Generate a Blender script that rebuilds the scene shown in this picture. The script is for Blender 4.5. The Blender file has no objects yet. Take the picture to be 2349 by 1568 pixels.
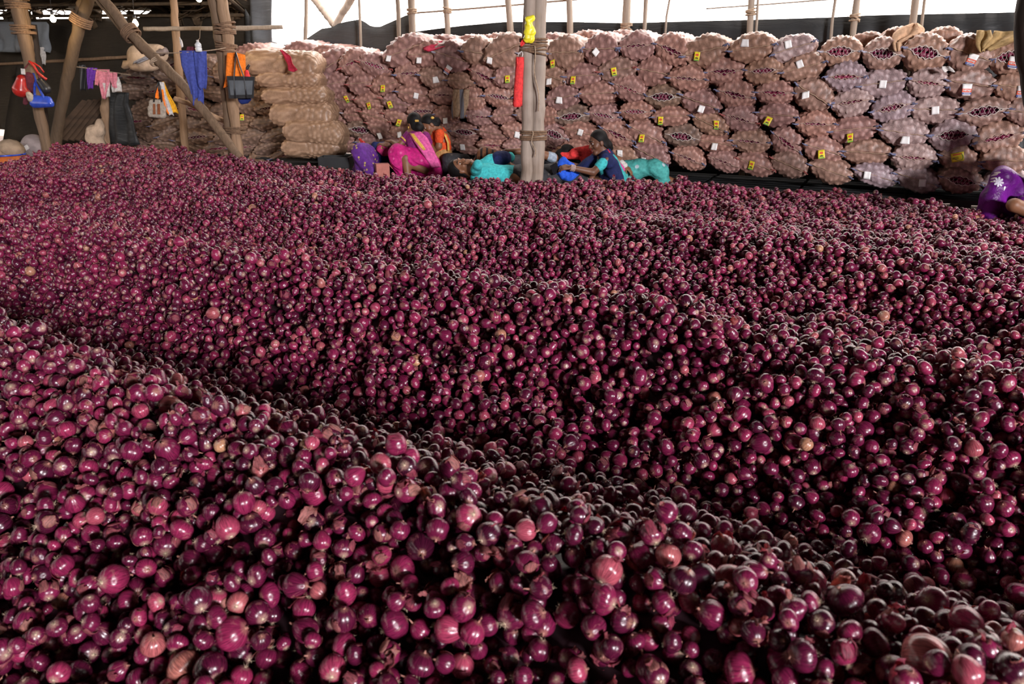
import bpy, math, random
import numpy as np
from mathutils import Vector, Matrix, Euler

# ------------------------------------------------------------------ camera
SC = bpy.context.scene
COL = SC.collection
FPX, CX, CY = 1700.0, 1174.5, 784.0
PITCH = math.atan(614.0 / FPX)
CAMZ = 1.36
cp, sp = math.cos(PITCH), math.sin(PITCH)

cam_d = bpy.data.cameras.new('camera')
cam_d.sensor_width = 36.0
cam_d.lens = FPX / 2349.0 * 36.0
cam_d.clip_end = 400
cam_d.dof.use_dof = True
cam_d.dof.focus_distance = 4.0
cam_d.dof.aperture_fstop = 5.6
cam = bpy.data.objects.new('camera', cam_d)
COL.objects.link(cam)
cam.location = (0, 0, CAMZ)
cam.rotation_euler = (math.pi / 2 - PITCH, 0, 0)
SC.camera = cam

# ------------------------------------------------------------------ world, light, exposure
w = bpy.data.worlds.new('sky')
SC.world = w
w.use_nodes = True
wn = w.node_tree
wn.nodes['Background'].inputs['Color'].default_value = (1.0, 0.90, 0.84, 1)
wn.nodes['Background'].inputs['Strength'].default_value = 8.0

def area(name, loc, target, sx, sy, power, col):
    d = bpy.data.lights.new(name, 'AREA')
    d.shape = 'RECTANGLE'
    d.size, d.size_y, d.energy, d.color = sx, sy, power, col
    o = bpy.data.objects.new(name, d)
    COL.objects.link(o)
    o.location = loc
    o.rotation_euler = (Vector(target) - Vector(loc)).to_track_quat('-Z', 'Y').to_euler()
    return o

# daylight of the bright yard beyond the wide open side behind the photographer's right shoulder
area('yard_daylight', (9.6, -14.2, 4.5), (0.0, 6.5, 0.6), 3.4, 2.0, 6900, (1.0, 0.955, 0.985))
SC.view_settings.view_transform = 'Standard'
SC.view_settings.look = 'None'
SC.view_settings.exposure = 0.0
SC.view_settings.gamma = 1.0
SC.view_settings.use_curve_mapping = False
SC.cycles.use_denoising = True
SC.cycles.max_bounces = 5
SC.cycles.diffuse_bounces = 3
SC.cycles.glossy_bounces = 3
SC.cycles.transmission_bounces = 3
SC.cycles.sample_clamp_indirect = 6.0
SC.cycles.caustics_reflective = False
SC.cycles.caustics_refractive = False

rng = np.random.default_rng(7)
random.seed(7)

# ------------------------------------------------------------------ pixel <-> world
def ray(px, py):
    u, v = (px - CX) / FPX, (py - CY) / FPX
    return np.array([u, cp - v * sp, -sp - v * cp])

def at(px, py, Y):
    d = ray(px, py)
    t = Y / d[1]
    return np.array([d[0] * t, Y, CAMZ + d[2] * t])

def atz(px, py, z):
    d = ray(px, py)
    t = (z - CAMZ) / d[2]
    return np.array([d[0] * t, d[1] * t, z])

def wallat(px, py, off=0.0):
    """point on the face of the sack wall (or a plane OFF metres behind it) seen at a pixel"""
    d = ray(px, py)
    # plane: Y + .495 X = 9.343 + off*1.116
    t = (9.343 + off * 1.116) / (d[1] + .495 * d[0])
    return np.array([d[0] * t, d[1] * t, CAMZ + d[2] * t])

def project(P):
    P = np.asarray(P, float)
    x, y, z = P[..., 0], P[..., 1], P[..., 2] - CAMZ
    depth = y * cp - z * sp
    v = -(y * sp + z * cp) / depth
    return CX + FPX * x / depth, CY + FPX * v, depth

WDIR = np.array([1.0, -.495, 0]); WDIR /= np.linalg.norm(WDIR)     # along the wall
WIN = np.array([.495, 1.0, 0]); WIN /= np.linalg.norm(WIN)         # into the wall
WROT = math.atan2(WDIR[1], WDIR[0])

# ------------------------------------------------------------------ object helpers
def props(o, label=None, cat=None, group=None, kind=None, tint=None):
    if label: o['label'] = label
    if cat: o['category'] = cat
    if group: o['group'] = group
    if kind: o['kind'] = kind
    if tint is not None: o['tint'] = float(tint)
    return o

def mesh(name, V, F, mat=None, smooth=True, attrs=None):
    me = bpy.data.meshes.new(name)
    me.from_pydata([tuple(map(float, v)) for v in V], [], [tuple(map(int, f)) for f in F])
    if mat is not None:
        for m in (mat if isinstance(mat, (list, tuple)) else [mat]):
            me.materials.append(m)
    if smooth:
        me.polygons.foreach_set('use_smooth', [True] * len(me.polygons))
    if attrs:
        for k, (typ, arr) in attrs.items():
            a = me.attributes.new(k, typ, 'POINT')
            arr = np.asarray(arr, dtype=np.float32)
            a.data.foreach_set('vector' if typ == 'FLOAT_VECTOR' else 'value', arr.ravel())
    me.update()
    return me

def obj(name, me, parent=None, loc=None, rot=None, scale=None):
    o = bpy.data.objects.new(name, me)
    COL.objects.link(o)
    if parent is not None: o.parent = parent
    if loc is not None: o.location = tuple(map(float, loc))
    if rot is not None: o.rotation_euler = rot
    if scale is not None: o.scale = scale
    return o

def empty(name, loc=(0, 0, 0), rot=(0, 0, 0)):
    o = obj(name, None, None, loc, rot)
    o.empty_display_size = .05
    return o

class MB:
    """collects shapes for ONE mesh"""
    def __init__(s): s.V, s.F, s.M, s.n = [], [], [], 0
    def add(s, V, F, mi=0):
        V = np.asarray(V, float)
        s.V.append(V)
        s.F += [tuple(i + s.n for i in f) for f in F]
        s.M += [mi] * len(F)
        s.n += len(V)
        return s
    def mesh(s, name, mat, smooth=True):
        me = mesh(name, np.concatenate(s.V), s.F, mat, smooth)
        if any(s.M): me.polygons.foreach_set('material_index', s.M)
        return me

def tube(path, rad, seg=8, caps=True, jitter=0.0, rs=None, squash=None):
    P = np.asarray(path, float)
    n = len(P)
    rad = np.broadcast_to(np.asarray(rad, float), (n,))
    T = np.gradient(P, axis=0)
    T /= np.linalg.norm(T, axis=1)[:, None] + 1e-9
    up = np.array([0, 0, 1.0]) if abs(T[0, 2]) < .9 else np.array([1.0, 0, 0])
    N = np.cross(up, T[0]); N /= np.linalg.norm(N)
    V = []
    a = np.linspace(0, 2 * np.pi, seg, endpoint=False)
    for i in range(n):
        N = N - T[i] * N.dot(T[i]); N /= np.linalg.norm(N) + 1e-9
        B = np.cross(T[i], N)
        r = np.full(seg, rad[i])
        if jitter: r = r * (1 + jitter * (rs or rng).standard_normal(seg))
        q = squash if squash else 1.0
        V.append(P[i] + (np.cos(a) * r)[:, None] * N + (np.sin(a) * r * q)[:, None] * B)
    V = np.concatenate(V)
    F = []
    for i in range(n - 1):
        for j in range(seg):
            k = (j + 1) % seg
            F.append((i * seg + j, i * seg + k, (i + 1) * seg + k, (i + 1) * seg + j))
    if caps:
        F.append(tuple(range(seg))[::-1])
        F.append(tuple(range((n - 1) * seg, n * seg)))
    return V, F

def sphere(c, r, nu=12, nv=8):
    r = np.broadcast_to(np.asarray(r, float), (3,))
    V = [[0, 0, -1]]
    for i in range(1, nv):
        t = math.pi * i / nv
        for j in range(nu):
            a = 2 * math.pi * j / nu
            V.append([math.sin(t) * math.cos(a), math.sin(t) * math.sin(a), -math.cos(t)])
    V.append([0, 0, 1])
    F = [(0, 1 + (j + 1) % nu, 1 + j) for j in range(nu)]
    for i in range(nv - 2):
        for j in range(nu):
            k = (j + 1) % nu
            F.append((1 + i * nu + j, 1 + i * nu + k, 1 + (i + 1) * nu + k, 1 + (i + 1) * nu + j))
    L = len(V) - 1; b = 1 + (nv - 2) * nu
    F += [(L, b + j, b + (j + 1) % nu) for j in range(nu)]
    return np.array(V) * r + np.asarray(c, float), F

def box(c, s, R=None):
    c, s = np.asarray(c, float), np.asarray(s, float) / 2
    V = np.array([[x, y, z] for x in (-1, 1) for y in (-1, 1) for z in (-1, 1)]) * s
    if R is not None: V = V @ np.asarray(R).T
    return V + c, [(0, 1, 3, 2), (4, 6, 7, 5), (0, 4, 5, 1), (2, 3, 7, 6), (0, 2, 6, 4), (1, 5, 7, 3)]

def grid(P, thick=0.0):
    """P: (n,m,3) sheet of points -> V,F ; THICK gives it a real thickness"""
    n, m = P.shape[:2]
    V = P.reshape(-1, 3)
    F = [(i * m + j, i * m + j + 1, (i + 1) * m + j + 1, (i + 1) * m + j) for i in range(n - 1) for j in range(m - 1)]
    if thick:
        du = np.gradient(P, axis=0); dv = np.gradient(P, axis=1)
        N = np.cross(du, dv); N /= np.linalg.norm(N, axis=2)[..., None] + 1e-9
        V2 = (P + N * thick).reshape(-1, 3)
        k = n * m
        F2 = [tuple(q + k for q in f[::-1]) for f in F]
        rim = [(i * m, (i + 1) * m) for i in range(n - 1)] + [((n - 1) * m + j, (n - 1) * m + j + 1) for j in range(m - 1)] \
            + [((i + 1) * m + m - 1, i * m + m - 1) for i in range(n - 1)] + [(j + 1, j) for j in range(m - 1)]
        F = F + F2 + [(a, b, b + k, a + k) for a, b in rim]
        V = np.concatenate([V, V2])
    return V, F

def smoothnoise(x, y, seed=0):
    r = np.random.default_rng(seed)
    out = 0
    for k in range(6):
        a, b, ph = r.normal(size=2), r.normal(), r.uniform(0, 6.28)
        out = out + np.sin(x * a[0] * 2 + y * a[1] * 2 + ph + b * np.sin(x * a[1] + y * a[0])) / 6 ** .5
    return out

# ------------------------------------------------------------------ materials
class NT:
    def __init__(s, name):
        s.m = bpy.data.materials.new(name); s.m.use_nodes = True
        s.t = s.m.node_tree
        s.b = s.t.nodes['Principled BSDF']
    def n(s, typ, **kw):
        nd = s.t.nodes.new(typ)
        for k, v in kw.items():
            if k.startswith('i_'): nd.inputs[k[2:].replace('_', ' ')].default_value = v
            else: setattr(nd, k, v)
        return nd
    def l(s, a, b): s.t.links.new(a, b)
    def attr(s, name, typ='GEOMETRY'):
        return s.n('ShaderNodeAttribute', attribute_name=name, attribute_type=typ)
    def noise(s, vec, scale, detail=2.0, rough=.5, dist=0.0):
        nd = s.n('ShaderNodeTexNoise')
        nd.inputs['Scale'].default_value = scale; nd.inputs['Detail'].default_value = detail
        nd.inputs['Roughness'].default_value = rough; nd.inputs['Distortion'].default_value = dist
        if vec is not None: s.l(vec, nd.inputs['Vector'])
        return nd.outputs['Fac']
    def ramp(s, fac, stops, interp='LINEAR'):
        nd = s.n('ShaderNodeValToRGB'); cr = nd.color_ramp; cr.interpolation = interp
        while len(cr.elements) < len(stops): cr.elements.new(.5)
        for e, (p, c) in zip(cr.elements, stops):
            e.position = p
            e.color = (c, c, c, 1) if isinstance(c, (int, float)) else (*c, 1)
        s.l(fac, nd.inputs['Fac'])
        return nd.outputs['Color']
    def mix(s, fac, a, b, mode='MIX'):
        nd = s.n('ShaderNodeMix', data_type='RGBA', blend_type=mode)
        for sock, v in ((nd.inputs[0], fac), (nd.inputs[6], a), (nd.inputs[7], b)):
            if hasattr(v, 'is_linked'): s.l(v, sock)
            elif isinstance(v, (int, float)): sock.default_value = v if sock == nd.inputs[0] else (v, v, v, 1)
            else: sock.default_value = (*v, 1)
        return nd.outputs[2]
    def math(s, op, a, b=0.0, c=0.0):
        nd = s.n('ShaderNodeMath', operation=op)
        for k, v in enumerate((a, b, c)):
            if hasattr(v, 'is_linked'): s.l(v, nd.inputs[k])
            else: nd.inputs[k].default_value = v
        return nd.outputs[0]
    def vec(s, a, op='ADD', b=(0, 0, 0)):
        nd = s.n('ShaderNodeVectorMath', operation=op)
        for k, v in enumerate((a, b)):
            if hasattr(v, 'is_linked'): s.l(v, nd.inputs[k])
            else: nd.inputs[k].default_value = v
        return nd.outputs[0]
    def out(s, col=None, rough=None, bump=None, bstr=.3, bdist=.01, spec=None, **kw):
        b = s.b
        def put(k, v):
            if v is None: return
            if hasattr(v, 'is_linked'): s.l(v, b.inputs[k])
            elif isinstance(v, tuple): b.inputs[k].default_value = (*v, 1) if len(v) == 3 else v
            else: b.inputs[k].default_value = v
        put('Base Color', col); put('Roughness', rough); put('Specular IOR Level', spec)
        for k, v in kw.items(): put(k.replace('_', ' '), v)
        if bump is not None:
            bn = s.n('ShaderNodeBump'); bn.inputs['Strength'].default_value = bstr; bn.inputs['Distance'].default_value = bdist
            s.l(bump, bn.inputs['Height']); s.l(bn.outputs[0], b.inputs['Normal'])
        return s.m

def cloth(name, col, var=.25, scale=40, rough=.85, stripes=None):
    t = NT(name); tc = t.n('ShaderNodeTexCoord').outputs['Object']
    f = t.noise(tc, scale, 3)
    dark = tuple(c * (1 - var) for c in col); lite = tuple(min(1, c * (1 + var)) for c in col)
    c = t.ramp(f, [(.3, dark), (.7, lite)])
    if stripes:
        sc, c2, axis, cut = stripes
        sep = t.n('ShaderNodeSeparateXYZ'); t.l(tc, sep.inputs[0])
        wv = t.math('FRACT', t.math('MULTIPLY', sep.outputs[axis], sc))
        c = t.mix(t.math('LESS_THAN', wv, cut), c, c2)
    return t.out(c, rough, t.noise(tc, 11, 3, .55, .8), .55, .03, spec=.25)

def plain(name, col, rough=.6, var=.15, scale=25, **kw):
    t = NT(name); tc = t.n('ShaderNodeTexCoord').outputs['Object']
    f = t.noise(tc, scale, 3)
    c = t.ramp(f, [(.3, tuple(x * (1 - var) for x in col)), (.7, tuple(min(1, x * (1 + var)) for x in col))])
    return t.out(c, rough, f, .1, .003, **kw)

# onion skin: per-onion tint, streaks from pole to pole, papery patches
def onion_mat():
    t = NT('onion_skin')
    oc = t.attr('oc').outputs['Vector']
    tint = t.attr('tint', 'INSTANCER').outputs['Fac']
    sep = t.n('ShaderNodeSeparateXYZ'); t.l(oc, sep.inputs[0])
    off = t.n('ShaderNodeCombineXYZ'); t.l(t.math('MULTIPLY', tint, 91.7), off.inputs[2])
    st = t.vec(t.vec(oc, 'MULTIPLY', (7.0, 7.0, .55)), 'ADD', off.outputs[0])
    streak = t.noise(st, 2.1, 3, .65)
    off2 = t.n('ShaderNodeCombineXYZ'); t.l(t.math('MULTIPLY', tint, 57.3), off2.inputs[0])
    pv = t.vec(oc, 'ADD', off2.outputs[0])
    patch = t.noise(pv, 1.5, 4, .6, .6)
    base = t.ramp(tint, [(0, (.036, .004, .015)), (.22, (.086, .007, .030)), (.5, (.164, .012, .052)),
                         (.72, (.255, .022, .073)), (.86, (.35, .060, .100)), (.95, (.35, .12, .10)), (1, (.44, .24, .13))])
    c = t.mix(t.ramp(streak, [(.34, 0.0), (.62, 1.0)]), t.mix(1.0, base, (.42, .36, .42), 'MULTIPLY'), t.mix(1.0, base, (1.30, 1.25, 1.25), 'MULTIPLY'))
    papery = t.ramp(patch, [(.60, 0.0), (.68, 1.0)])
    c = t.mix(t.math('MULTIPLY', papery, .5), c, (.30, .10, .10))
    # pale root plate and straw-coloured neck
    z = sep.outputs[2]
    wob = t.math('ADD', z, t.math('MULTIPLY', t.math('SUBTRACT', streak, .5), .35))
    c = t.mix(t.math('MULTIPLY', t.ramp(wob, [(.90, 0.0), (1.04, 1.0)]), .6), c, (.36, .18, .13))
    c = t.mix(t.math('MULTIPLY', t.ramp(t.math('MULTIPLY', wob, -1.0), [(.88, 0.0), (1.0, 1.0)]), .7), c, (.44, .27, .22))
    rgh = t.math('ADD', .22, t.math('MULTIPLY', papery, .22))
    return t.out(c, rgh, streak, .16, .02, spec=.60)
M_ONION = onion_mat()

def skin_flake_mat(name, c1, c2):
    t = NT(name); tc = t.n('ShaderNodeTexCoord').outputs['Object']
    tint = t.attr('tint', 'INSTANCER').outputs['Fac']
    f = t.noise(t.vec(tc, 'MULTIPLY', (.6, 4, 1)), 2.2, 4, .65, .4)
    c = t.mix(tint, t.ramp(f, [(.32, tuple(x * .5 for x in c1)), (.68, tuple(min(1, x * 1.7) for x in c1))]), t.ramp(f, [(.32, tuple(x * .5 for x in c2)), (.68, tuple(min(1, x * 1.4) for x in c2))]))
    t.out(c, .5, f, .2, .05, spec=.4)
    tr, mx = t.n('ShaderNodeBsdfTranslucent'), t.n('ShaderNodeMixShader')
    t.l(t.mix(1.0, c, (1.5, 1.3, 1.3), 'MULTIPLY'), tr.inputs['Color']); mx.inputs[0].default_value = .5
    t.l(t.b.outputs[0], mx.inputs[1]); t.l(tr.outputs[0], mx.inputs[2])
    t.l(mx.outputs[0], [q for q in t.t.nodes if q.type == 'OUTPUT_MATERIAL'][0].inputs['Surface'])
    return t.m
M_FLAKE = skin_flake_mat('dry_onion_peel', (.26, .035, .075), (.46, .22, .18))
M_ROOT = plain('onion_root_fibre', (.52, .40, .28), .9, .3, 6)
M_NECK = plain('onion_neck_straw', (.30, .13, .10), .7, .45, 3)
# ------------------------------------------------------------------ shell: floor, tarpaulin walls, roof
def tarp_mat(name, c1, c2, rough=.5, scale=1.2):
    t = NT(name); tc = t.n('ShaderNodeTexCoord').outputs['Object']
    f = t.noise(tc, scale, 5, .6, .5)
    c = t.ramp(f, [(.3, c1), (.7, c2)])
    g = t.noise(t.vec(tc, 'MULTIPLY', (1.0, 1.0, 6.0)), 2.2, 4, .6, .8)
    return t.out(c, rough, g, .35, .05, spec=.35)
M_FLOOR = tarp_mat('dusty_floor', (.05, .035, .03), (.10, .07, .055), .9, 3)
M_TARP = tarp_mat('black_tarpaulin', (.016, .018, .019), (.032, .034, .035), .5)
M_BROWN = tarp_mat('brown_tarpaulin', (.017, .013, .008), (.038, .028, .017), .6)
M_GREYTARP = tarp_mat('grey_tarpaulin', (.16, .18, .20), (.24, .26, .28), .6)
M_ROOFM = tarp_mat('roof_sheet', (.030, .020, .011), (.075, .050, .026), .7)
M_GROUND = tarp_mat('yard_ground', (.20, .17, .13), (.30, .26, .20), .9, .4)

V, F = box((0, 4.5, -.05), (26, 27, .1))
props(obj('floor', mesh('floor', V, F, M_FLOOR, False)), kind='structure')
V, F = box((0, 0, -.20), (160, 160, .1))
props(obj('ground', mesh('ground', V, F, M_GROUND, False)), kind='structure')

def sheet(top, bot, off, nrow, amp, seed, vfreq=1.0, x0=None, x1=None, step=20):
    """hanging sheet on the plane OFF behind the sack wall: TOP/BOT are polylines of photo points"""
    top, bot = np.array(top, float), np.array(bot, float)
    xs = np.arange(top[0, 0], top[-1, 0] + step / 2, step)
    ty = np.interp(xs, top[:, 0], top[:, 1]); by = np.interp(xs, bot[:, 0], bot[:, 1])
    P = np.zeros((nrow, len(xs), 3))
    for j, x in enumerate(xs):
        a, b = wallat(x, ty[j], off), wallat(x, by[j], off)
        b[2] = max(b[2], .005)
        for i in range(nrow):
            s = i / (nrow - 1)
            p = a * (1 - s) + b * s
            p = p + WIN * amp * (smoothnoise(np.array(x * .03 * vfreq), np.array(s * 1.3), seed) * (.3 + .7 * s))
            P[i, j] = p
    return grid(P, .006)

# brown tarpaulin wall at the dark end, its top edge below the eaves, its hem lifted in one place
V, F = sheet([(-260, 50), (0, 44), (160, 43), (330, 40), (350, 20), (500, -60), (630, -60)],
             [(-260, 600), (-80, 560), (-60, 290), (38, 300), (55, 560), (630, 560)], 1.35, 14, .05, 3)
props(obj('wall_back', mesh('wall_back', V, F, M_BROWN)), kind='structure')
# left end wall
p0 = wallat(-255, 300, 1.35)
P = np.zeros((10, 40, 3))
for j in range(40):
    s = j / 39
    y = p0[1] + .2 - s * (p0[1] + 4.5)
    for i in range(10):
        P[i, j] = (p0[0] - .1 + .04 * smoothnoise(np.array(y * 2.0), np.array(i * .2), 5), y, 3.6 * (1 - i / 9))
V, F = grid(P, .01)
props(obj('wall_left', mesh('wall_left', V, F, M_BROWN)), kind='structure')

# roof: low eaves over the dark end, high shed roof over the rest; open clerestory between tarpaulin and roof
def roof_panel(name, c00, c10, c11, c01, n, m, amp, mat, seed):
    P = np.zeros((n, m, 3))
    for i in range(n):
        for j in range(m):
            a, b = i / (n - 1), j / (m - 1)
            p = (np.array(c00) * (1 - a) + np.array(c10) * a) * (1 - b) + (np.array(c01) * (1 - a) + np.array(c11) * a) * b
            p[2] += amp * smoothnoise(np.array(p[0] * 2.0), np.array(p[1] * 2.0), seed)
            P[i, j] = p
    V, F = grid(P, .02)
    return props(obj(name, mesh(name, V, F, mat)), kind='structure')
e0, e1 = wallat(-250, 25, 1.35), wallat(560, 22, 1.35)
e0[2] += .0; 
f0 = e0 + np.array([-.2, -6.0, .75]); f1 = e1 + np.array([.2, -4.0, .75])
CEIL = roof_panel('ceiling', e0, f0, f1, e1, 14, 22, .03, M_ROOFM, 8)
roof_panel('ceiling_high', (-11.5, -5.0, 3.3), (-11.5, 16.0, 3.6), (10.0, 5.4, 4.6), (10.0, -5.0, 4.5), 12, 16, .04, M_ROOFM, 11)

# unseen rear and right-hand walls, closed in to cut sky light but for one opening; an added wall beyond it blocks the sky
mb_ = MB()
for c_, s_ in (((-4.65, -5.0, 2.2), (13.7, .06, 4.6)), ((9.4, -5.0, 2.2), (1.2, .06, 4.6)), ((5.5, -5.0, .75), (6.7, .06, 1.5))): mb_.add(*box(c_, s_))
props(obj('wall_rear', mb_.mesh('wall_rear', M_BROWN, False)), kind='structure')
V, F = box((10.0, .2, 2.2), (.06, 10.4, 4.6))
props(obj('wall_right', mesh('wall_right', V, F, M_BROWN)), kind='structure')  # out of view, added to shut out sky light from the side
V, F = box((6.0, -18.0, 5.5), (44, .3, 11))
props(obj('yard_sky_blocker', mesh('yard_sky_blocker', V, F, M_BROWN)), kind='structure')  # unseen wall added to block sky light through the rear opening

# battens and ragged thatch under the low eaves
M_BATT = plain('batten_wood', (.075, .048, .024), .85, .4, 8)
for k in range(7):
    a = e0 * (1 - k / 6) + e1 * (k / 6); b = f0 * (1 - k / 6) + f1 * (k / 6)
    a = a + (b - a) * .01
    obj('batten', mesh('batten', *tube([a + [0, 0, -.05], a * .5 + b * .5 + [0, 0, -.06], b + [0, 0, -.05]], .035, 6), M_BATT), CEIL)
for k in range(4):
    s_ = (.02, .18, .38, .62)[k]
    a = e0 + (f0 - e0) * s_; b = e1 + (f1 - e1) * s_
    obj('batten', mesh('batten', *tube([a + [0, 0, -.10], (a + b) / 2 + [0, 0, -.12], b + [0, 0, -.10]], .028, 6), M_BATT), CEIL)
tw = MB(); r_ = np.random.default_rng(77)
for k in range(230):
    s_, q_ = r_.uniform(0, 1), abs(r_.normal(0, .12))
    a = (e0 * (1 - s_) + e1 * s_) * (1 - q_) + (f0 * (1 - s_) + f1 * s_) * q_
    d = np.array([r_.normal(0, .35), r_.normal(0, .12), -abs(r_.normal(.09, .07))])
    tw.add(*tube([a + [0, -.02, -.02], a + d * .5 + r_.normal(0, .03, 3), a + d], [.012, .010, .004], 4))
for k in range(60):
    s_ = r_.uniform(0, 1)
    a = e0 * (1 - s_) + e1 * s_ + [0, r_.normal(0, .05), -.02]
    w_, h_ = r_.uniform(.08, .26), r_.uniform(.05, .16)
    P = np.array([[a + WDIR * w_ * (j / 2 - .5) + [0, r_.normal(0, .03), -h_ * i + r_.normal(0, .02)] for j in range(3)] for i in range(3)])
    tw.add(*grid(P, .004))
o = obj('thatch', tw.mesh('thatch', M_BATT), CEIL); o['kind'] = 'stuff'

V, F = box((9.1, -5.0, 2.2), (1.8, .06, 4.6))
props(obj('wall_rear_end', mesh('wall_rear_end', V, F, M_BROWN)), kind='structure')
# ------------------------------------------------------------------ the onion heap
CREST = {
 'A': [(-500, 640), (-200, 690), (0, 735), (300, 850), (650, 960), (900, 1025), (1200, 1135), (1600, 1215), (1900, 1285), (2349, 1430), (2600, 1530)],
 'B': [(-500, 405), (-200, 440), (0, 465), (300, 520), (600, 565), (1000, 600), (1300, 640), (1700, 710), (2000, 770), (2349, 830), (2700, 900)],
 'C': [(-500, 372), (-200, 388), (0, 398), (130, 392), (260, 388), (480, 400), (700, 430), (1000, 455), (1200, 472), (1600, 512), (2000, 545), (2349, 600), (2700, 660)],
}
CZ = {'A': (-.84, -.80), 'B': (-.85, -.89), 'C': (-.90, -.99)}
XG = np.linspace(-9, 7, 161)
def crest_curve(k):
    pts = []
    for px, py in CREST[k]:
        s = px / 2349.0
        pts.append(atz(px, py, CAMZ + CZ[k][0] * (1 - s) + CZ[k][1] * s))
    pts = np.array(pts); pts = pts[np.argsort(pts[:, 0])]
    y = np.interp(XG, pts[:, 0], pts[:, 1])
    sl = np.polyfit(pts[:, 0], pts[:, 1], 1)[0]
    y = np.where(XG < pts[0, 0], pts[0, 1] + sl * (XG - pts[0, 0]), y)
    y = np.where(XG > pts[-1, 0], pts[-1, 1] + sl * (XG - pts[-1, 0]), y)
    ker = np.ones(9) / 9
    y = np.convolve(np.pad(y, 4, mode='edge'), ker, 'valid')
    z = CAMZ + np.interp(XG, pts[:, 0], [p[2] - CAMZ for p in pts])
    return y, z
YA, ZA = crest_curve('A'); YB, ZB = crest_curve('B'); YC, ZC = crest_curve('C')
# far rim of the heap, from the outline against the sacks and the people
RIM = [(130, 328, -.86), (250, 327, -.86), (400, 339, -.86), (540, 356, -.88),
       (700, 370, -.90), (850, 390, -.93), (1000, 396, -.94), (1174, 405, -.95), (1500, 404, -.95), (1700, 420, -1.0), (1900, 433, -1.04), (2100, 450, -1.07),
       (2200, 461, -1.08), (2349, 475, -1.09), (2700, 510, -1.10)]
rp = np.array([atz(a, b, CAMZ + c) for a, b, c in RIM]); rp = rp[np.argsort(rp[:, 0])]
YD = np.interp(XG, rp[:, 0], rp[:, 1]); ZD = np.interp(XG, rp[:, 0], rp[:, 2])
sl = -.5
YD = np.where(XG > rp[-1, 0], rp[-1, 1] + sl * (XG - rp[-1, 0]), YD)
YD = np.maximum(YD, YC + .35)
VALLEY = CAMZ - np.array([1.26, 1.28, 1.30, 1.13])     # before A, A-B, B-C, C-D

def height(x, y):
    x = np.asarray(x, float); y = np.asarray(y, float)
    a, b, c, d = (np.interp(x, XG, q) for q in (YA, YB, YC, YD))
    za, zb, zc, zd = (np.interp(x, XG, q) for q in (ZA, ZB, ZC, ZD))
    z0, y0 = za - .02, a - 2.0
    h = np.zeros(np.broadcast(x, y).shape)
    def seg(y1, y2, z1, z2, val):
        t = np.clip((y - y1) / np.maximum(y2 - y1, 1e-3), 0, 1)
        s = .45 * np.sin(math.pi * t) + .55 * (1 - np.abs(2 * t - 1))
        zc_ = z1 * (1 - t) + z2 * t
        return zc_ - s * np.maximum(zc_ - val, 0.02)
    # left part of the heap is more level: shallower furrows there
    lv = np.clip((x + 3.5) / 3.0, 0, 1)
    fill = (1 - lv) * .12
    h = np.where(y < a, seg(y0, a, z0, za, VALLEY[0] + 0 * x), h)
    h = np.where((y >= a) & (y < b), seg(a, b, za, zb, VALLEY[1] + fill), h)
    h = np.where((y >= b) & (y < c), seg(b, c, zb, zc, VALLEY[2] + fill), h)
    h = np.where((y >= c) & (y < d), seg(c, d, zc, zd, VALLEY[3] + fill), h)
    h = np.where(y >= d, zd - (y - d) * .70, h)
    # soft lumps
    h = h + .018 * smoothnoise(x * 1.3, y * 1.3, 21) * np.clip((d + .3 - y), 0, 1)
    # heap ends towards the dark end of the shed
    h = h - np.clip(-6.05 - x, 0, 3) * .75 * np.clip((y - 7.2) / 1.0, 0, 1)
    h = h - .055
    return np.where((y < d) & (x > -6.3), np.maximum(h, .03), h)

# where to pour: what the camera can see of it and a margin round that
N_TRY = 290000
ty = rng.uniform(.35, 11.5, N_TRY); tx = rng.uniform(-8.5, 6.6, N_TRY)
px_, py_, dep_ = project(np.stack([tx, ty, height(tx, ty)], 1))
ok = (px_ > -170 - 1500 / ty) & (px_ < 2349 + 170 + 1600 / ty) & (py_ < 1568 + 420) & (height(tx, ty) > .02) & (dep_ > .3)
tx, ty = tx[ok], ty[ok]
H = height(tx, ty)
base = np.maximum(H - .080, 0.0)
thick = np.clip(H - base, 0, .080)
AREA_PER = (16.7 - 2.0) * 0 + 1.0
dens = N_TRY / (11.15 * 15.1)                        # tries per m2
want = 1130.0 * np.clip(thick / .080, .75, 1)         # onions per m2
keep = rng.uniform(0, 1, len(tx)) < want / dens
tx, ty, H, base = tx[keep], ty[keep], H[keep], base[keep]
NR = len(tx)
rad = np.clip(rng.lognormal(math.log(.0213), .17, NR), .0145, .033)
cell = .08
occ = {}
PX, PY, PZ, PR = [], [], [], []
def settle(x, y, r):
    """drop an onion and let it roll into the nearest hollow"""
    bx, by, bz = x, y, 1e9
    for it in range(6):
        ci, cj = int(x // cell), int(y // cell)
        z = -1.0; who = -1
        for i in (ci - 1, ci, ci + 1):
            for j in (cj - 1, cj, cj + 1):
                for k in occ.get((i, j), ()):
                    dx = x - PX[k]; dy = y - PY[k]; s = (r + PR[k])
                    q = s * s - dx * dx - dy * dy
                    if q > 0:
                        zz = PZ[k] + q ** .5
                        if zz > z: z, who = zz, k
        if z < bz: bx, by, bz = x, y, z
        if who < 0: break
        dx = x - PX[who]; dy = y - PY[who]; L = (dx * dx + dy * dy) ** .5 + 1e-6
        st = .55 * r
        x += dx / L * st; y += dy / L * st
    return bx, by, bz
bl = base.tolist(); xl = tx.tolist(); yl = ty.tolist(); rl = rad.tolist()
for n in range(NR):
    x, y, z = settle(xl[n], yl[n], rl[n])
    z = max(z, bl[n] + rl[n] * .8)
    k = len(PX)
    PX.append(x); PY.append(y); PZ.append(z); PR.append(rl[n])
    occ.setdefault((int(x // cell), int(y // cell)), []).append(k)
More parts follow.
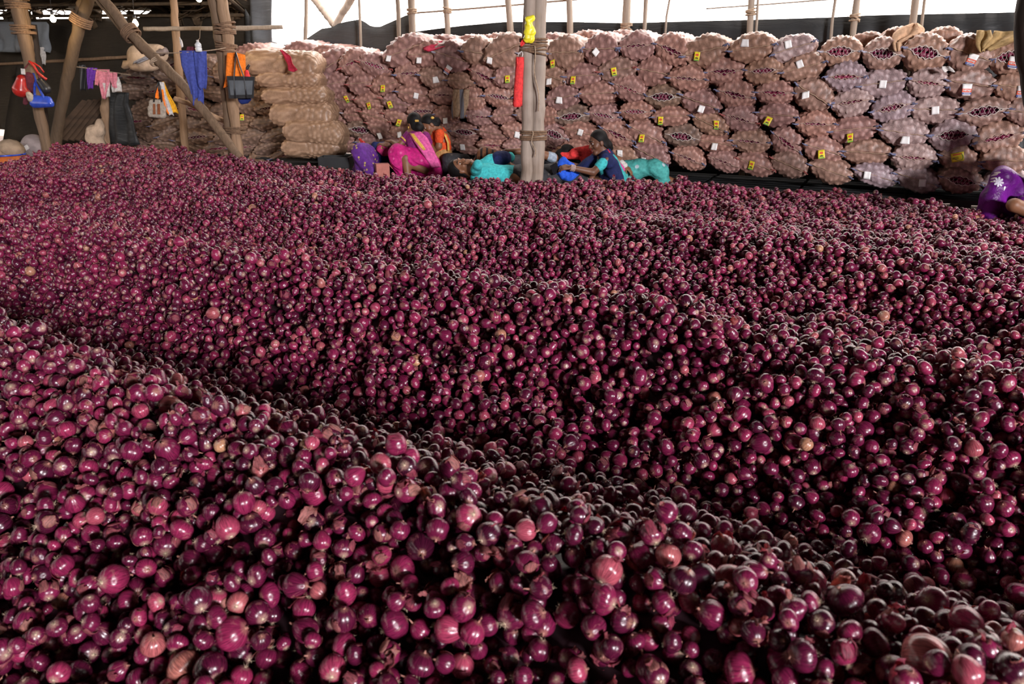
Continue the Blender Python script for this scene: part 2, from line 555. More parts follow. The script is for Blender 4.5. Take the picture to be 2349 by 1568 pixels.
ON = np.array([PX, PY, PZ]).T; OR = np.array(PR)
print('onions', NR, 'mean rise', float(np.mean(ON[:, 2] - H)))

# ---- shapes of onion
def onion_parts(seed, hz=.92, td=.0, neck=.22, nr=.16, lob=0.0, root=.0, flap=0, NS=20, NR_=15):
    r_ = np.random.default_rng(seed)
    a = np.linspace(0, 2 * np.pi, NS, endpoint=False)
    ph, ph2 = r_.uniform(0, 6.28, 2)
    V, OC = [], []
    def ring(rr, z, lat):
        wob = 1 + .022 * np.sin(3 * a + ph) + .016 * np.sin(5 * a + ph2) + lob * np.cos(2 * a + ph) * math.cos(lat * 1.4)
        V.append(np.stack([np.cos(a) * rr * wob, np.sin(a) * rr * wob, np.full(NS, z)], 1))
        OC.append(np.stack([np.cos(a), np.sin(a), np.full(NS, lat)], 1))
    for i in range(NR_ + 1):
        t = math.pi * (.035 + .93 * i / NR_)
        lat = -math.cos(t)
        rr = math.sin(t) ** .88
        z = -hz * math.cos(t)
        if lat > 0:
            rr *= 1 - td * lat ** 1.6 * .45
            z *= 1 + td * .38
        else:
            z *= .92
        ring(rr, z, lat)
    top = V[-1][0, 2]
    nn = len(V)
    Vv = np.concatenate(V); OCv = np.concatenate(OC)
    F = [(i * NS + j, i * NS + (j + 1) % NS, (i + 1) * NS + (j + 1) % NS, (i + 1) * NS + j) for i in range(nn - 1) for j in range(NS)]
    F += [tuple(range(NS))[::-1], tuple(range((nn - 1) * NS, nn * NS))]
    body = (Vv, F, OCv)
    # dry neck: a twisted, torn tube of old leaf bases
    NK = 9
    b = np.linspace(0, 2 * np.pi, NK, endpoint=False)
    lean = r_.normal(0, .10, 2)
    kV = []
    prof = [(.26 + .08 * td, -.14), (nr, .0), (nr * .75, neck * .45), (nr * .6, neck * .8), (nr * .75, neck)]
    for q, (rr, z) in enumerate(prof):
        s = max(z, 0)
        jag = r_.normal(0, .16 * neck + .02, NK) if q == len(prof) - 1 else np.zeros(NK)
        w_ = 1 + .22 * r_.normal(size=NK) * (q > 1)
        kV.append(np.stack([np.cos(b + s) * rr * w_ + lean[0] * s * 2, np.sin(b + s) * rr * w_ + lean[1] * s * 2, top - .02 + z + jag], 1))
    kV = np.concatenate(kV)
    kF = [(i * NK + j, i * NK + (j + 1) % NK, (i + 1) * NK + (j + 1) % NK, (i + 1) * NK + j) for i in range(4) for j in range(NK)]
    kF.append(tuple(range(4 * NK, 5 * NK)))
    # root plate with its tuft of fibres
    rb = MB()
    bot = Vv[0, 2]
    rb.add(*sphere((0, 0, bot + .015), (.15, .15, .06), 10, 5))
    for q in range(int(root * 26)):
        an = r_.uniform(0, 6.28); L = r_.uniform(.12, .34); sp_ = r_.uniform(.2, 1.1)
        d = np.array([math.cos(an) * sp_, math.sin(an) * sp_, -1.0 + .5 * sp_]); d /= np.linalg.norm(d)
        p0 = np.array([math.cos(an) * .08, math.sin(an) * .08, bot - .02])
        p1 = p0 + d * L * .5 + r_.normal(0, .03, 3); p2 = p0 + d * L + r_.normal(0, .08, 3)
        rb.add(*tube([p0, p1, p2], [.011, .009, .004], 3))
    # torn outer skin curling away
    fb = None
    if flap:
        fb = MB()
        for q in range(flap):
            n1, n2 = 7, 6
            a0 = r_.uniform(0, 6.28); wd = r_.uniform(.5, 1.1); t0, t1 = r_.uniform(.8, 1.2), r_.uniform(1.9, 2.6)
            P = np.zeros((n1, n2, 3)); lift = r_.uniform(.12, .42)
            for i in range(n1):
                for j in range(n2):
                    s, u = i / (n1 - 1), j / (n2 - 1)
                    t = t0 * (1 - s) + t1 * s; an = a0 + (u - .5) * wd * (1 + .3 * math.sin(5 * s + q))
                    rr = math.sin(t) ** .88 * 1.02 + lift * s ** 2.2 + .03 * math.sin(9 * u + 4 * s)
                    P[i, j] = (math.cos(an) * rr, math.sin(an) * rr, -hz * math.cos(t) * 1.02 + .25 * lift * s * s + .05 * math.sin(8 * u + q))
            P[-1] += r_.normal(0, .06, (n2, 3))
            fb.add(*grid(P, .012))
    return body, (kV, kF), rb, fb

VSPEC = [  # hz, taper, neck length, neck radius, lobes, root, peel
 (.93, .10, .16, .12, .00, .5, 0), (.80, .00, .12, .12, .03, .8, 0), (1.02, .55, .34, .11, .00, .2, 0), (.90, .25, .22, .14, .04, 1.0, 1),
 (.86, .05, .10, .10, .12, .3, 0), (.97, .80, .42, .10, .00, .4, 0), (.88, .15, .18, .15, .02, .6, 2), (.78, .05, .14, .13, .05, .9, 0),
 (1.05, .30, .25, .12, .03, .0, 1), (.92, .40, .50, .09, .02, .7, 0), (.84, .10, .08, .16, .16, .4, 1), (.95, .15, .13, .11, .00, 1.0, 2)]
VN = len(VSPEC)
SRC = bpy.data.collections.new('onion_kinds')
ON_MESH = []
for vi, sp_ in enumerate(VSPEC):
    (bV, bF, bO), (kV, kF), rb, fb = onion_parts(100 + vi, *sp_)
    full = MB(); full.add(bV, bF, 0); full.add(kV, kF, 1)
    for q in range(len(rb.V)): pass
    full.add(np.concatenate(rb.V), rb.F, 2)
    if fb: full.add(np.concatenate(fb.V), fb.F, 3)
    me = full.mesh('onion_whole', [M_ONION, M_NECK, M_ROOT, M_FLAKE])
    at_ = me.attributes.new('oc', 'FLOAT_VECTOR', 'POINT')
    oc = np.zeros((len(me.vertices), 3), np.float32); oc[:len(bO)] = bO
    at_.data.foreach_set('vector', oc.ravel())
    so = bpy.data.objects.new('onion_kind_%02d' % vi, me)
    SRC.objects.link(so)
    parts = {'bulb': mesh('onion', bV, bF, M_ONION, True, {'oc': ('FLOAT_VECTOR', bO)}),
             'neck': mesh('neck', kV, kF, M_NECK), 'root_tuft': rb.mesh('root_tuft', M_ROOT)}
    if fb: parts['loose_peel'] = fb.mesh('loose_peel', M_FLAKE)
    ON_MESH.append(parts)

# how each onion lies and how it is coloured
vid = rng.integers(0, VN, NR)
dirs = rng.normal(size=(NR, 3)); dirs[:, 2] = dirs[:, 2] * .8 + .15
dirs /= np.linalg.norm(dirs, axis=1)[:, None]
rotz = rng.uniform(0, 2 * np.pi, NR)
eul = np.zeros((NR, 3))
eul[:, 1] = np.arccos(np.clip(dirs[:, 2], -1, 1)); eul[:, 2] = np.arctan2(dirs[:, 1], dirs[:, 0]); eul[:, 0] = 0
tint = np.clip(rng.beta(1.7, 2.3, NR) * .92, 0, 1)
odd = rng.uniform(0, 1, NR)
tint = np.where(odd < .010, rng.uniform(.93, 1.0, NR), np.where(odd < .045, rng.uniform(.84, .92, NR), tint))

# seven onions that stand out in the photograph
HEROES = [((2100, 1512), .92, .040, 0, 'large round grey-brown onion with dusty bloom, close to the lens on the ridge'),
          ((1722, 1530), .60, .033, 1, 'red onion showing its round white root plate to the camera, at the heap\'s lower edge'),
          ((420, 1532), .955, .034, 7, 'cream and pink onion with a pale bare patch, at the heap\'s lower edge'),
          ((528, 1178), .80, .028, 2, 'bright crimson onion with a long thin neck hanging down'),
          ((545, 1464), .62, .036, 0, 'big smooth magenta onion, the largest in the lower corner'),
          ((1668, 1325), .87, .034, 6, 'pinkish onion with a torn brown peel curling off its neck'),
          ((1370, 1330), .88, .033, 4, 'plain brick-pink onion with a small grey neck scar facing the camera')]
sx, sy, sd = project(ON)
size_px = FPX * OR * 2 / sd
topmost = ON[:, 2]
hero_of = {}
for (hp, tt, rr, vv, lab) in HEROES:
    d2 = (sx - hp[0]) ** 2 + (sy - hp[1]) ** 2 + (np.maximum(0, sd - 1.9)) * 1e5
    cand = np.argsort(d2)[:6]
    c = cand[np.argmin(sd[cand] * 400 + d2[cand] * .02)]
    hero_of[int(c)] = lab
    tint[c] = tt; OR[c] = rr; vid[c] = vv
    eul[c, 1] = 1.1; 
inframe = (sx > 5) & (sx < 2344) & (sy > 0) & (sy < 1562)
# the 300 that show largest: in frame, in the top layer, ranked by size on the picture
rise = ON[:, 2] - height(ON[:, 0], ON[:, 1])
score = np.where(inframe & (rise > -.030), size_px, 0)
# not covered by a nearer onion
order = np.argsort(-score)
chosen = [c for c in hero_of]
for c in order[:1400]:
    if len(chosen) >= 300: break
    c = int(c)
    if c in hero_of: continue
    near = np.where((np.abs(sx - sx[c]) < size_px[c]) & (np.abs(sy - sy[c]) < size_px[c]) & (sd < sd[c] - .2 * OR[c]))[0]
    if len(near):
        dd = np.hypot(sx[near] - sx[c], sy[near] - sy[c])
        cover = np.sum(dd < size_px[near] * .42)
        if cover: continue
    chosen.append(c)
chosen_set = set(chosen)
HUE = lambda t: 'blackish purple' if t < .24 else 'dark purple' if t < .42 else 'magenta' if t < .60 else 'crimson' if t < .80 else 'rose pink' if t < .93 else 'straw coloured'
SHAPE = ['globe', 'squat', 'teardrop', 'whiskery', 'twin-lobed', 'pear-shaped', 'peeling', 'flattened', 'torn-skinned', 'long-necked', 'double', 'ragged']
PLACE = ['at left edge', 'far left', 'mid left', 'left of middle', 'right of middle', 'mid right', 'far right', 'at right edge']
seen_lab = {}
for c in chosen:
    P_ = ON_MESH[vid[c]]
    o = obj('onion', P_['bulb'], None, ON[c], tuple(eul[c]), (OR[c],) * 3)
    band = 'on the crest' if height(ON[c, 0], ON[c, 1]) > CAMZ - .92 else 'on the near slope' if ON[c, 1] < np.interp(ON[c, 0], XG, YA) else 'beyond the first ridge'
    ax_ = Euler(tuple(eul[c])).to_matrix() @ Vector((0, 0, 1))
    lie = 'neck up' if ax_.z > .62 else 'roots up' if ax_.z < -.62 else 'neck towards us' if ax_.y < -.6 else 'roots towards us' if ax_.y > .6 else 'neck leftward' if ax_.x < 0 else 'neck rightward'
    sz = 'small' if OR[c] < .0205 else 'large' if OR[c] > .0247 else 'medium'
    third = PLACE[min(7, max(0, int(sx[c] / 294)))]
    lab = f'{sz} {HUE(tint[c])} {SHAPE[vid[c]]} onion, {lie}, {band}, {third}'
    seen_lab.setdefault(lab, []).append(o)
    props(o, lab, 'onion', 'red onions lying on the front of the heap', tint=tint[c])
    for pn in ('neck', 'root_tuft', 'loose_peel'):
        if pn in P_:
            props(obj(pn, P_[pn], o), tint=(tint[c] * 7.3) % 1)
rest = np.array([i for i in range(NR) if i not in chosen_set])
me = bpy.data.meshes.new('onion_heap')
me.from_pydata([tuple(map(float, p)) for p in ON[rest]], [], [])
for nm, typ, arr, key in (('rot', 'FLOAT_VECTOR', eul[rest], 'vector'), ('scl', 'FLOAT', OR[rest], 'value'), ('vid', 'INT', vid[rest], 'value'), ('tint', 'FLOAT', tint[rest], 'value')):
    a_ = me.attributes.new(nm, typ, 'POINT')
    a_.data.foreach_set(key, np.asarray(arr, np.int32 if typ == 'INT' else np.float32).ravel())

def scatter_group(name, coll):
    ng = bpy.data.node_groups.new(name, 'GeometryNodeTree')
    ng.interface.new_socket('Geometry', in_out='INPUT', socket_type='NodeSocketGeometry')
    ng.interface.new_socket('Geometry', in_out='OUTPUT', socket_type='NodeSocketGeometry')
    N, L = ng.nodes, ng.links
    gi, go = N.new('NodeGroupInput'), N.new('NodeGroupOutput')
    ci = N.new('GeometryNodeCollectionInfo'); ci.inputs['Collection'].default_value = coll
    ci.inputs['Separate Children'].default_value = True; ci.inputs['Reset Children'].default_value = True
    ip = N.new('GeometryNodeInstanceOnPoints'); ip.inputs['Pick Instance'].default_value = True
    def na(nm, typ):
        q = N.new('GeometryNodeInputNamedAttribute'); q.data_type = typ; q.inputs['Name'].default_value = nm
        return [s for s in q.outputs if s.enabled and s.name == 'Attribute'][0]
    L.new(gi.outputs[0], ip.inputs['Points']); L.new(ci.outputs[0], ip.inputs['Instance'])
    L.new(na('vid', 'INT'), ip.inputs['Instance Index'])
    er = N.new('FunctionNodeEulerToRotation'); L.new(na('rot', 'FLOAT_VECTOR'), er.inputs[0]); L.new(er.outputs[0], ip.inputs['Rotation'])
    L.new(na('scl', 'FLOAT'), ip.inputs['Scale'])
    L.new(ip.outputs[0], go.inputs[0])
    return ng
XS, YS = np.arange(-8.6, 6.3, .12), np.arange(.2, 11.6, .12)
GX, GY = np.meshgrid(XS, YS, indexing='ij')
GZ = np.maximum(height(GX, GY) - .062, -.02)
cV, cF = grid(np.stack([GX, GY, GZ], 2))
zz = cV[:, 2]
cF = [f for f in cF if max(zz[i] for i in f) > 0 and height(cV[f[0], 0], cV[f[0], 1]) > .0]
M_CORE = plain('gap_shade', (.020, .005, .009), .6, .5, 30)  # dark sheet under the onions, shade of the gaps put into its colour
heap = props(obj('onion_heap', me), 'vast heap of red onions raked into long diagonal ridges on the shed floor', 'onions', kind='stuff')
md = heap.modifiers.new('pour', 'NODES'); md.node_group = scatter_group('onion_pour', SRC)

props(obj('gap_shade_sheet', mesh('gap_shade_sheet', cV, cF, M_CORE), heap), kind='stuff')
# ---- loose papery peels lying about on the onions
def flake_mesh(seed):
    r_ = np.random.default_rng(seed)
    n1, n2 = 8, 6
    P = np.zeros((n1, n2, 3)); cu = r_.uniform(.4, 1.5); ws = r_.uniform(.35, .7)
    for i in range(n1):
        for j in range(n2):
            s, u = i / (n1 - 1) - .5, j / (n2 - 1) - .5
            wdt = ws * (math.cos(s * 2.7) ** .6)
            P[i, j] = (s * 1.6, u * wdt * 2, .35 * cu * (u * u * 2.5) + .35 * s * s * cu + .10 * math.sin(7 * s + 5 * u + seed))
    P[..., 2] += .16 * np.sin(4 * P[..., 0] + seed * 2) * np.cos(5 * P[..., 1]); P += r_.normal(0, .06, P.shape)
    V, F = grid(P, .01)
    return mesh('onion_peel', V, F, M_FLAKE)
FLK = bpy.data.collections.new('peel_kinds')
FM = [flake_mesh(300 + i) for i in range(7)]
for i, m_ in enumerate(FM): FLK.objects.link(bpy.data.objects.new('peel_kind_%02d' % i, m_))
NFL = 9000
pick = rng.choice(NR, NFL * 3, replace=False)
# more peel collects along the crests
hp_ = height(ON[pick, 0], ON[pick, 1]); rp_ = ON[pick, 2] - hp_
wgt = (rp_ > -.012) & (rng.uniform(0, 1, len(pick)) < np.clip((hp_ - .18) / .22, .12, 1) ** 2)
pick = pick[wgt][:NFL]
fpos = ON[pick] + np.stack([rng.normal(0, .012, len(pick)), rng.normal(0, .012, len(pick)), OR[pick] * .95], 1)
fscl = np.clip(rng.lognormal(math.log(.0140), .38, len(pick)), .007, .029)
feul = np.stack([rng.normal(0, .5, len(pick)), rng.normal(0, .5, len(pick)), rng.uniform(0, 6.28, len(pick))], 1)
fvid = rng.integers(0, 7, len(pick)); ftint = rng.beta(1.2, 1.8, len(pick))
fx, fy, fd = project(fpos)
fsc = np.where((fx > 0) & (fx < 2349) & (fy < 1568), fscl / fd, 0)
fo = np.argsort(-fsc)
PEELW = ['flat', 'curled', 'long curled', 'cupped', 'crumpled', 'broad', 'narrow']
for c in fo[:260]:
    o = obj('onion_peel', FM[fvid[c]], None, fpos[c], tuple(feul[c]), (fscl[c],) * 3)
    colw = 'pink' if ftint[c] < .4 else 'rosy tan' if ftint[c] < .7 else 'pale tan'
    third = PLACE[min(7, max(0, int(fx[c] / 294)))]
    band = 'on the near slope' if fpos[c, 1] < np.interp(fpos[c, 0], XG, YA) - .15 else 'on the first ridge' if fpos[c, 1] < np.interp(fpos[c, 0], XG, YA) + .3 else 'beyond the first ridge'
    props(o, f"{'tiny' if fscl[c] < .014 else 'small' if fscl[c] < .019 else 'big'} {colw} {PEELW[fvid[c]]} scrap of onion peel {band}, {third}", 'onion peel', 'loose onion peels on the heap', tint=ftint[c])
rst = fo[260:]
me = bpy.data.meshes.new('peel_litter')
me.from_pydata([tuple(map(float, p)) for p in fpos[rst]], [], [])
for nm, typ, arr, key in (('rot', 'FLOAT_VECTOR', feul[rst], 'vector'), ('scl', 'FLOAT', fscl[rst], 'value'), ('vid', 'INT', fvid[rst], 'value'), ('tint', 'FLOAT', ftint[rst], 'value')):
    a_ = me.attributes.new(nm, typ, 'POINT')
    a_.data.foreach_set(key, np.asarray(arr, np.int32 if typ == 'INT' else np.float32).ravel())
lit = props(obj('peel_litter', me), 'scattered scraps of dry pink onion peel over the far ridges', 'onion peel', kind='stuff')
md = lit.modifiers.new('strew', 'NODES'); md.node_group = scatter_group('peel_strew', FLK)

_s = ON[:, 2] + OR - height(ON[:, 0], ON[:, 1]); print('top rise pct', np.percentile(_s, [50, 80, 90, 95, 99]), NR)
# ------------------------------------------------------------------ net sacks full of onions
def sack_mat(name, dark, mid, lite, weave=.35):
    """open-weave net over onions: thread colour in the hollows, deepened there for shade, stretched thin over each onion"""
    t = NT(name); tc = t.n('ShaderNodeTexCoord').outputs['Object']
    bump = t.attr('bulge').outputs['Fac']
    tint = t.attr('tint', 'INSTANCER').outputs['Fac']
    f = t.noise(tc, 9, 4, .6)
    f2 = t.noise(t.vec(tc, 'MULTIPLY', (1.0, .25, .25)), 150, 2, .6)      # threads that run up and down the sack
    c = t.ramp(t.math('ADD', t.math('MULTIPLY', bump, .52), t.math('MULTIPLY', f, .48)), [(.10, dark), (.50, mid), (.98, lite)])  # thread tone plus painted shade: hollows darkened, bulge tops lightened
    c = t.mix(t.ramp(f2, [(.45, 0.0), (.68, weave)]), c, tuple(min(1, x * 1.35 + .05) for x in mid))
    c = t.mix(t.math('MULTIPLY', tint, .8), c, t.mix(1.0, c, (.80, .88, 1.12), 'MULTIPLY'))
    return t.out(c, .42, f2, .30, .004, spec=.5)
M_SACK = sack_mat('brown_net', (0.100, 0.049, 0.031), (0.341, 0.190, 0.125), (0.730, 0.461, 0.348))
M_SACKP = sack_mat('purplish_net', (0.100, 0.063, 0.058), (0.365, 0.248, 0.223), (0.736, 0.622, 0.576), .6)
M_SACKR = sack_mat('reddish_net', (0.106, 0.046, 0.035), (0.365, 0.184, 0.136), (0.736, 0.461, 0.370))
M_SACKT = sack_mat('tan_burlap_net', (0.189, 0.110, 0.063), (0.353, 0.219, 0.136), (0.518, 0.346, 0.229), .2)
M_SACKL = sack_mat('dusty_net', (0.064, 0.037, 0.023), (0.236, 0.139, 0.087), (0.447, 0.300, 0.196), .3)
M_SEAM = plain('jute_hem', (.42, .29, .19), .85, .2, 60)
M_LACE = plain('white_lacing', (.60, .52, .47), .7, .1, 40)
M_RUFF = plain('ruffled_net_hem', (.46, .31, .25), .8, .25, 60)
M_EARB = plain('blue_sack_corner', (.14, .15, .25), .6, .4, 30)
M_EARR = plain('red_sack_corner', (.34, .09, .08), .6, .35, 30)
M_EARW = plain('pale_sack_corner', (.36, .34, .40), .6, .25, 30)
M_TAGW = plain('white_tag', (.84, .83, .81), .5, .06, 8)
M_TAGY = plain('yellow_tag', (.78, .64, .03), .5, .08, 8)
M_PRR = plain('red_print', (.72, .10, .05), .5, .05)
M_PRB = plain('blue_print', (.06, .09, .30), .5, .05)
M_PRG = plain('green_print', (.16, .40, .07), .5, .05)
M_PRK = plain('black_print', (.05, .05, .03), .5, .05)
M_PRW = plain('white_print', (.80, .78, .75), .5, .05)

def sack_mesh(seed, W=1.0, H=.66, D=1.75, gap=0.0, mat=None, square=0.0, lump=1.0, NA=72, seedspace=.102, rows2=9):
    """sack of unit width lying with its sewn end to the front (local -y), pillow shaped; GAP opens the seam"""
    r_ = np.random.default_rng(seed)
    a = np.linspace(0, 2 * np.pi, NA, endpoint=False)
    rows = np.concatenate([np.linspace(0, .34, 15), np.linspace(.42, 1.0, rows2)])
    sag = r_.uniform(-.05, .05); skew = r_.uniform(-.06, .06)
    V = []
    for s in rows:
        f = min(s / .30, 1.0)
        rr = math.sin(f * math.pi / 2)
        hz = H / 2 * (rr ** .88)
        wx = W / 2 * (.93 + .07 * rr)
        y = -.02 + .36 * (1 - math.sqrt(max(0, 1 - (f) ** 2))) * .85 if s <= .30 else -.02 + .306 + (s - .30) / .70 * (D - .306)
        if s > .85: hz *= math.sqrt(max(0.02, 1 - ((s - .85) / .152) ** 2)); wx *= .8 + .2 * math.sqrt(max(0, 1 - ((s - .85) / .152) ** 2))
        e = .82 + square * .0
        cx = np.sign(np.cos(a)) * np.abs(np.cos(a)) ** (.80 if square else .95)
        cz = np.sign(np.sin(a)) * np.abs(np.sin(a)) ** (.62 if square else 1.22)
        x = cx * wx
        z = cz * hz
        # open mouth: lips part along the middle of the seam
        if gap and f < .5:
            m = np.clip(1 - (np.abs(x) / (W * .33)) ** 2, 0, 1)
            z = z + np.sign(np.sin(a) + 1e-9) * m * gap * (1 - f / .5)
            y = y + 0 * x
        zz = z + sag * (x / W) * .6 + skew * np.sin(x * 3.0) * .5
        V.append(np.stack([x, np.full(NA, y) if np.isscalar(y) else y, zz], 1))
    n = len(rows)
    V = np.concatenate(V)
    F = [(i * NA + j, i * NA + (j + 1) % NA, (i + 1) * NA + (j + 1) % NA, (i + 1) * NA + j) for i in range(n - 1) for j in range(NA)]
    F.append(tuple(range((n - 1) * NA, n * NA)))
    if not gap: F.append(tuple(range(NA))[::-1])
    # onion bulges
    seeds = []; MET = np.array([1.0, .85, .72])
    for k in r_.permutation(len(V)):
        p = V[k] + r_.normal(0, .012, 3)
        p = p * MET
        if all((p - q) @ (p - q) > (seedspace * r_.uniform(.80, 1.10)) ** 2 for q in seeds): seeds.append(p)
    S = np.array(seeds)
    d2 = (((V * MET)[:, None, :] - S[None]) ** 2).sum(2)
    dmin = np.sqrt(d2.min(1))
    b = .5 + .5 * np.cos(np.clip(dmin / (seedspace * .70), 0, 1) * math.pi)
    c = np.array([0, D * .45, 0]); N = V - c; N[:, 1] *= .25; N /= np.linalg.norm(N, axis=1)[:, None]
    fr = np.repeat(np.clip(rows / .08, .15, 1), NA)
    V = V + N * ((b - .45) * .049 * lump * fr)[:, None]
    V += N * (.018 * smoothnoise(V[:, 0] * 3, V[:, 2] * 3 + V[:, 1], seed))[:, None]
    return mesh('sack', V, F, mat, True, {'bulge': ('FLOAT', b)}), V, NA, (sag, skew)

def seam_line(W, sag, skew, gap, up=0, n=33):
    x = np.linspace(-W * .46, W * .46, n)
    z = sag * x / W * .6 + skew * np.sin(x * 3.0) * .5
    m = np.clip(1 - (np.abs(x) / (W * .33)) ** 2, 0, 1)
    return np.stack([x, np.full(n, -.035) + .02 * np.abs(x) ** 2, z + up * m * gap], 1)

ONION_BALL = None
def sack_kind(seed, gap, mat):
    me, V, NA, (sag, skew) = sack_mesh(seed, gap=gap, mat=mat)
    r_ = np.random.default_rng(seed + 50)
    P = {'sack': me}
    if not gap:
        L = seam_line(1.0, sag, skew, 0, n=41)
        L[:, 2] += .006 * np.sin(np.linspace(0, 26, 41)) ; L[:, 1] -= .012 + .008 * np.sin(np.linspace(0, 19, 41))
        P['hem'] = MB().add(*tube(L, .011, 6, squash=.6)).mesh('hem', M_SEAM)
    else:
        mb = MB()
        for up in (1, -1):
            L = seam_line(1.0, sag, skew, gap * 1.05, up, 41)
            L[:, 2] += .016 * np.sin(np.linspace(0, 44, 41) + up) * np.clip(1 - (np.abs(L[:, 0]) / .4) ** 2, 0, 1)
            L[:, 1] -= .012
            mb.add(*tube(L, .0085 if gap > .07 else .0070, 5))
        P['hem'] = mb.mesh('hem', M_LACE if gap > .07 else M_RUFF)
        lm = MB()
        up_, dn = seam_line(1.0, sag, skew, gap * 1.05, 1, 12), seam_line(1.0, sag, skew, gap * 1.05, -1, 12)
        zig = [up_[i] if i % 2 else dn[i] for i in range(2, 10)]
        zag = [dn[i] if i % 2 else up_[i] for i in range(2, 10)]
        for z_ in ((zig, zag) if gap > .05 else (zig,)):
            z_ = np.array(z_); z_[:, 1] -= .02
            lm.add(*tube(z_, .0055 if gap > .05 else .0035, 4))
        P['lacing'] = lm.mesh('lacing', M_LACE if gap > .05 else M_RUFF)
        # onions showing in the mouth
        om = MB(); ocs = []
        for k in range(9):
            x = -.30 + .075 * k + r_.normal(0, .01)
            for q in (0, 1):
                R = r_.uniform(.046, .060)
                V_, F_ = sphere((x + q * .03, .045 + .03 * q + r_.normal(0, .008), sag * x * .6 + (q - .5) * gap * 1.1 + r_.normal(0, .012)), (R, R, R * .9), 12, 8)
                om.add(V_, F_); c_ = V_.mean(0); dd = (V_ - c_) / R
                ocs.append(np.stack([dd[:, 0] + k, dd[:, 2], np.clip(dd[:, 1] * .8, -.8, .8)], 1))
        fm = om.mesh('onion_filling', M_ONION)
        a_ = fm.attributes.new('oc', 'FLOAT_VECTOR', 'POINT'); a_.data.foreach_set('vector', np.concatenate(ocs).astype(np.float32).ravel())
        P['onion_filling'] = fm
        P['_back'] = gap
    return P, (sag, skew)

def ear_mesh(side, mat, seed):
    r_ = np.random.default_rng(seed)
    p = [np.array([side * .40, -.01, 0]), np.array([side * .47, -.045, -.004]), np.array([side * .515, -.06, r_.uniform(-.03, .03)]), np.array([side * .545, -.075, r_.uniform(-.05, .02)])]
    return MB().add(*tube(p, [.022, .024, .012, .016], 8, jitter=.15, rs=r_)).mesh('corner_tuft', mat)
EARS = {k: [(ear_mesh(-1, m, 5 + i), ear_mesh(1, m, 9 + i)) for i in range(3)] for k, m in (('b', M_EARB), ('r', M_EARR), ('w', M_EARW))}

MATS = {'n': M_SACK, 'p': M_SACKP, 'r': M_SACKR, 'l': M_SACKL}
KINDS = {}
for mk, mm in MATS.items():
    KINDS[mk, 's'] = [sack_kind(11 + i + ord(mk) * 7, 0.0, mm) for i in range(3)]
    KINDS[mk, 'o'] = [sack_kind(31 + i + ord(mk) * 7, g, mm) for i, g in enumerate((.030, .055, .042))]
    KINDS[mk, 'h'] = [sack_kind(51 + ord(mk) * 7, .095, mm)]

def tag_sheet(name, w_, h_, mat, seed, curl=.25):
    r_ = np.random.default_rng(seed)
    n = 5
    P = np.zeros((n, n, 3)); k = r_.normal(0, .18)
    for i in range(n):
        for j in range(n):
            u, v = j / (n - 1) - .5, i / (n - 1)
            P[i, j] = (u * w_ * (1 + k * v), -.25 * h_ * curl * v * v - curl * .3 * w_ * (u * u * 3), -v * h_)
    V, F = grid(P, .0012)
    return mesh(name, V, F, mat)
TAGS = {'w': [tag_sheet('tag', .062, .072, M_TAGW, i) for i in range(4)], 'y': [tag_sheet('tag', .060, .088, M_TAGY, 20 + i) for i in range(3)],
        'Y': [tag_sheet('tag', .098, .078, M_TAGY, 31, .1)], 'r': [tag_sheet('tag', .078, .10, M_TAGW, 41, .08)]}

def lettering(txt, height, mat, bold=.0):
    cu = bpy.data.curves.new('txt', 'FONT'); cu.body = txt; cu.size = height; cu.align_x = 'CENTER'; cu.align_y = 'CENTER'; cu.resolution_u = 1; cu.offset = bold
    o = bpy.data.objects.new('txt', cu); COL.objects.link(o)
    me = bpy.data.meshes.new_from_object(o.evaluated_get(bpy.context.evaluated_depsgraph_get()))
    bpy.data.objects.remove(o); bpy.data.curves.remove(cu)
    me.materials.clear(); me.materials.append(mat)
    V = np.array([v.co[:] for v in me.vertices])
    me2 = mesh('lettering', np.stack([V[:, 0], 0 * V[:, 0], V[:, 1]], 1), [tuple(p.vertices) for p in me.polygons], mat, False)
    bpy.data.meshes.remove(me)
    return me2
def patch(w_, h_, mat, name='print_band', oval=False):
    if oval:
        a = np.linspace(0, 2 * np.pi, 20, endpoint=False)
        return mesh(name, np.stack([np.cos(a) * w_ / 2, 0 * a, np.sin(a) * h_ / 2], 1), [tuple(range(20))], mat, False)
    return mesh(name, [(-w_ / 2, 0, -h_ / 2), (w_ / 2, 0, -h_ / 2), (w_ / 2, 0, h_ / 2), (-w_ / 2, 0, h_ / 2)], [(0, 1, 2, 3)], mat, False)
P_RED, P_BLUE = patch(.072, .030, M_PRR), patch(.072, .016, M_PRB)
L_NET, L_SMALL = lettering('NETAJI', .019, M_PRW, .0006), patch(.050, .004, M_PRW, 'print_line')
P_OVR, P_OVK = patch(.036, .024, M_PRR, 'red_emblem', True), None
_k = [(-.019, -.010), (.019, -.010), (.013, .004), (.006, -.002), (0, .009), (-.007, .0), (-.013, .004)]
P_OVK = mesh('black_emblem', [(x, 0, z) for x, z in _k], [tuple(range(7))], M_PRK, False)
P_GRN = patch(.052, .012, M_PRG)
L_Y1, L_Y2 = patch(.066, .010, M_PRR, 'print_line'), patch(.046, .004, M_PRK, 'print_line')
_a = np.linspace(1.2, -1.9, 12)
_c = np.concatenate([np.stack([.026 * np.cos(_a), 0 * _a, .030 * np.sin(_a)], 1), np.stack([.020 * np.cos(_a[::-1]), 0 * _a, .027 * np.sin(_a[::-1])], 1)])
P_CHILI = mesh('green_chilli_emblem', _c, [tuple(range(24))], M_PRG, False)

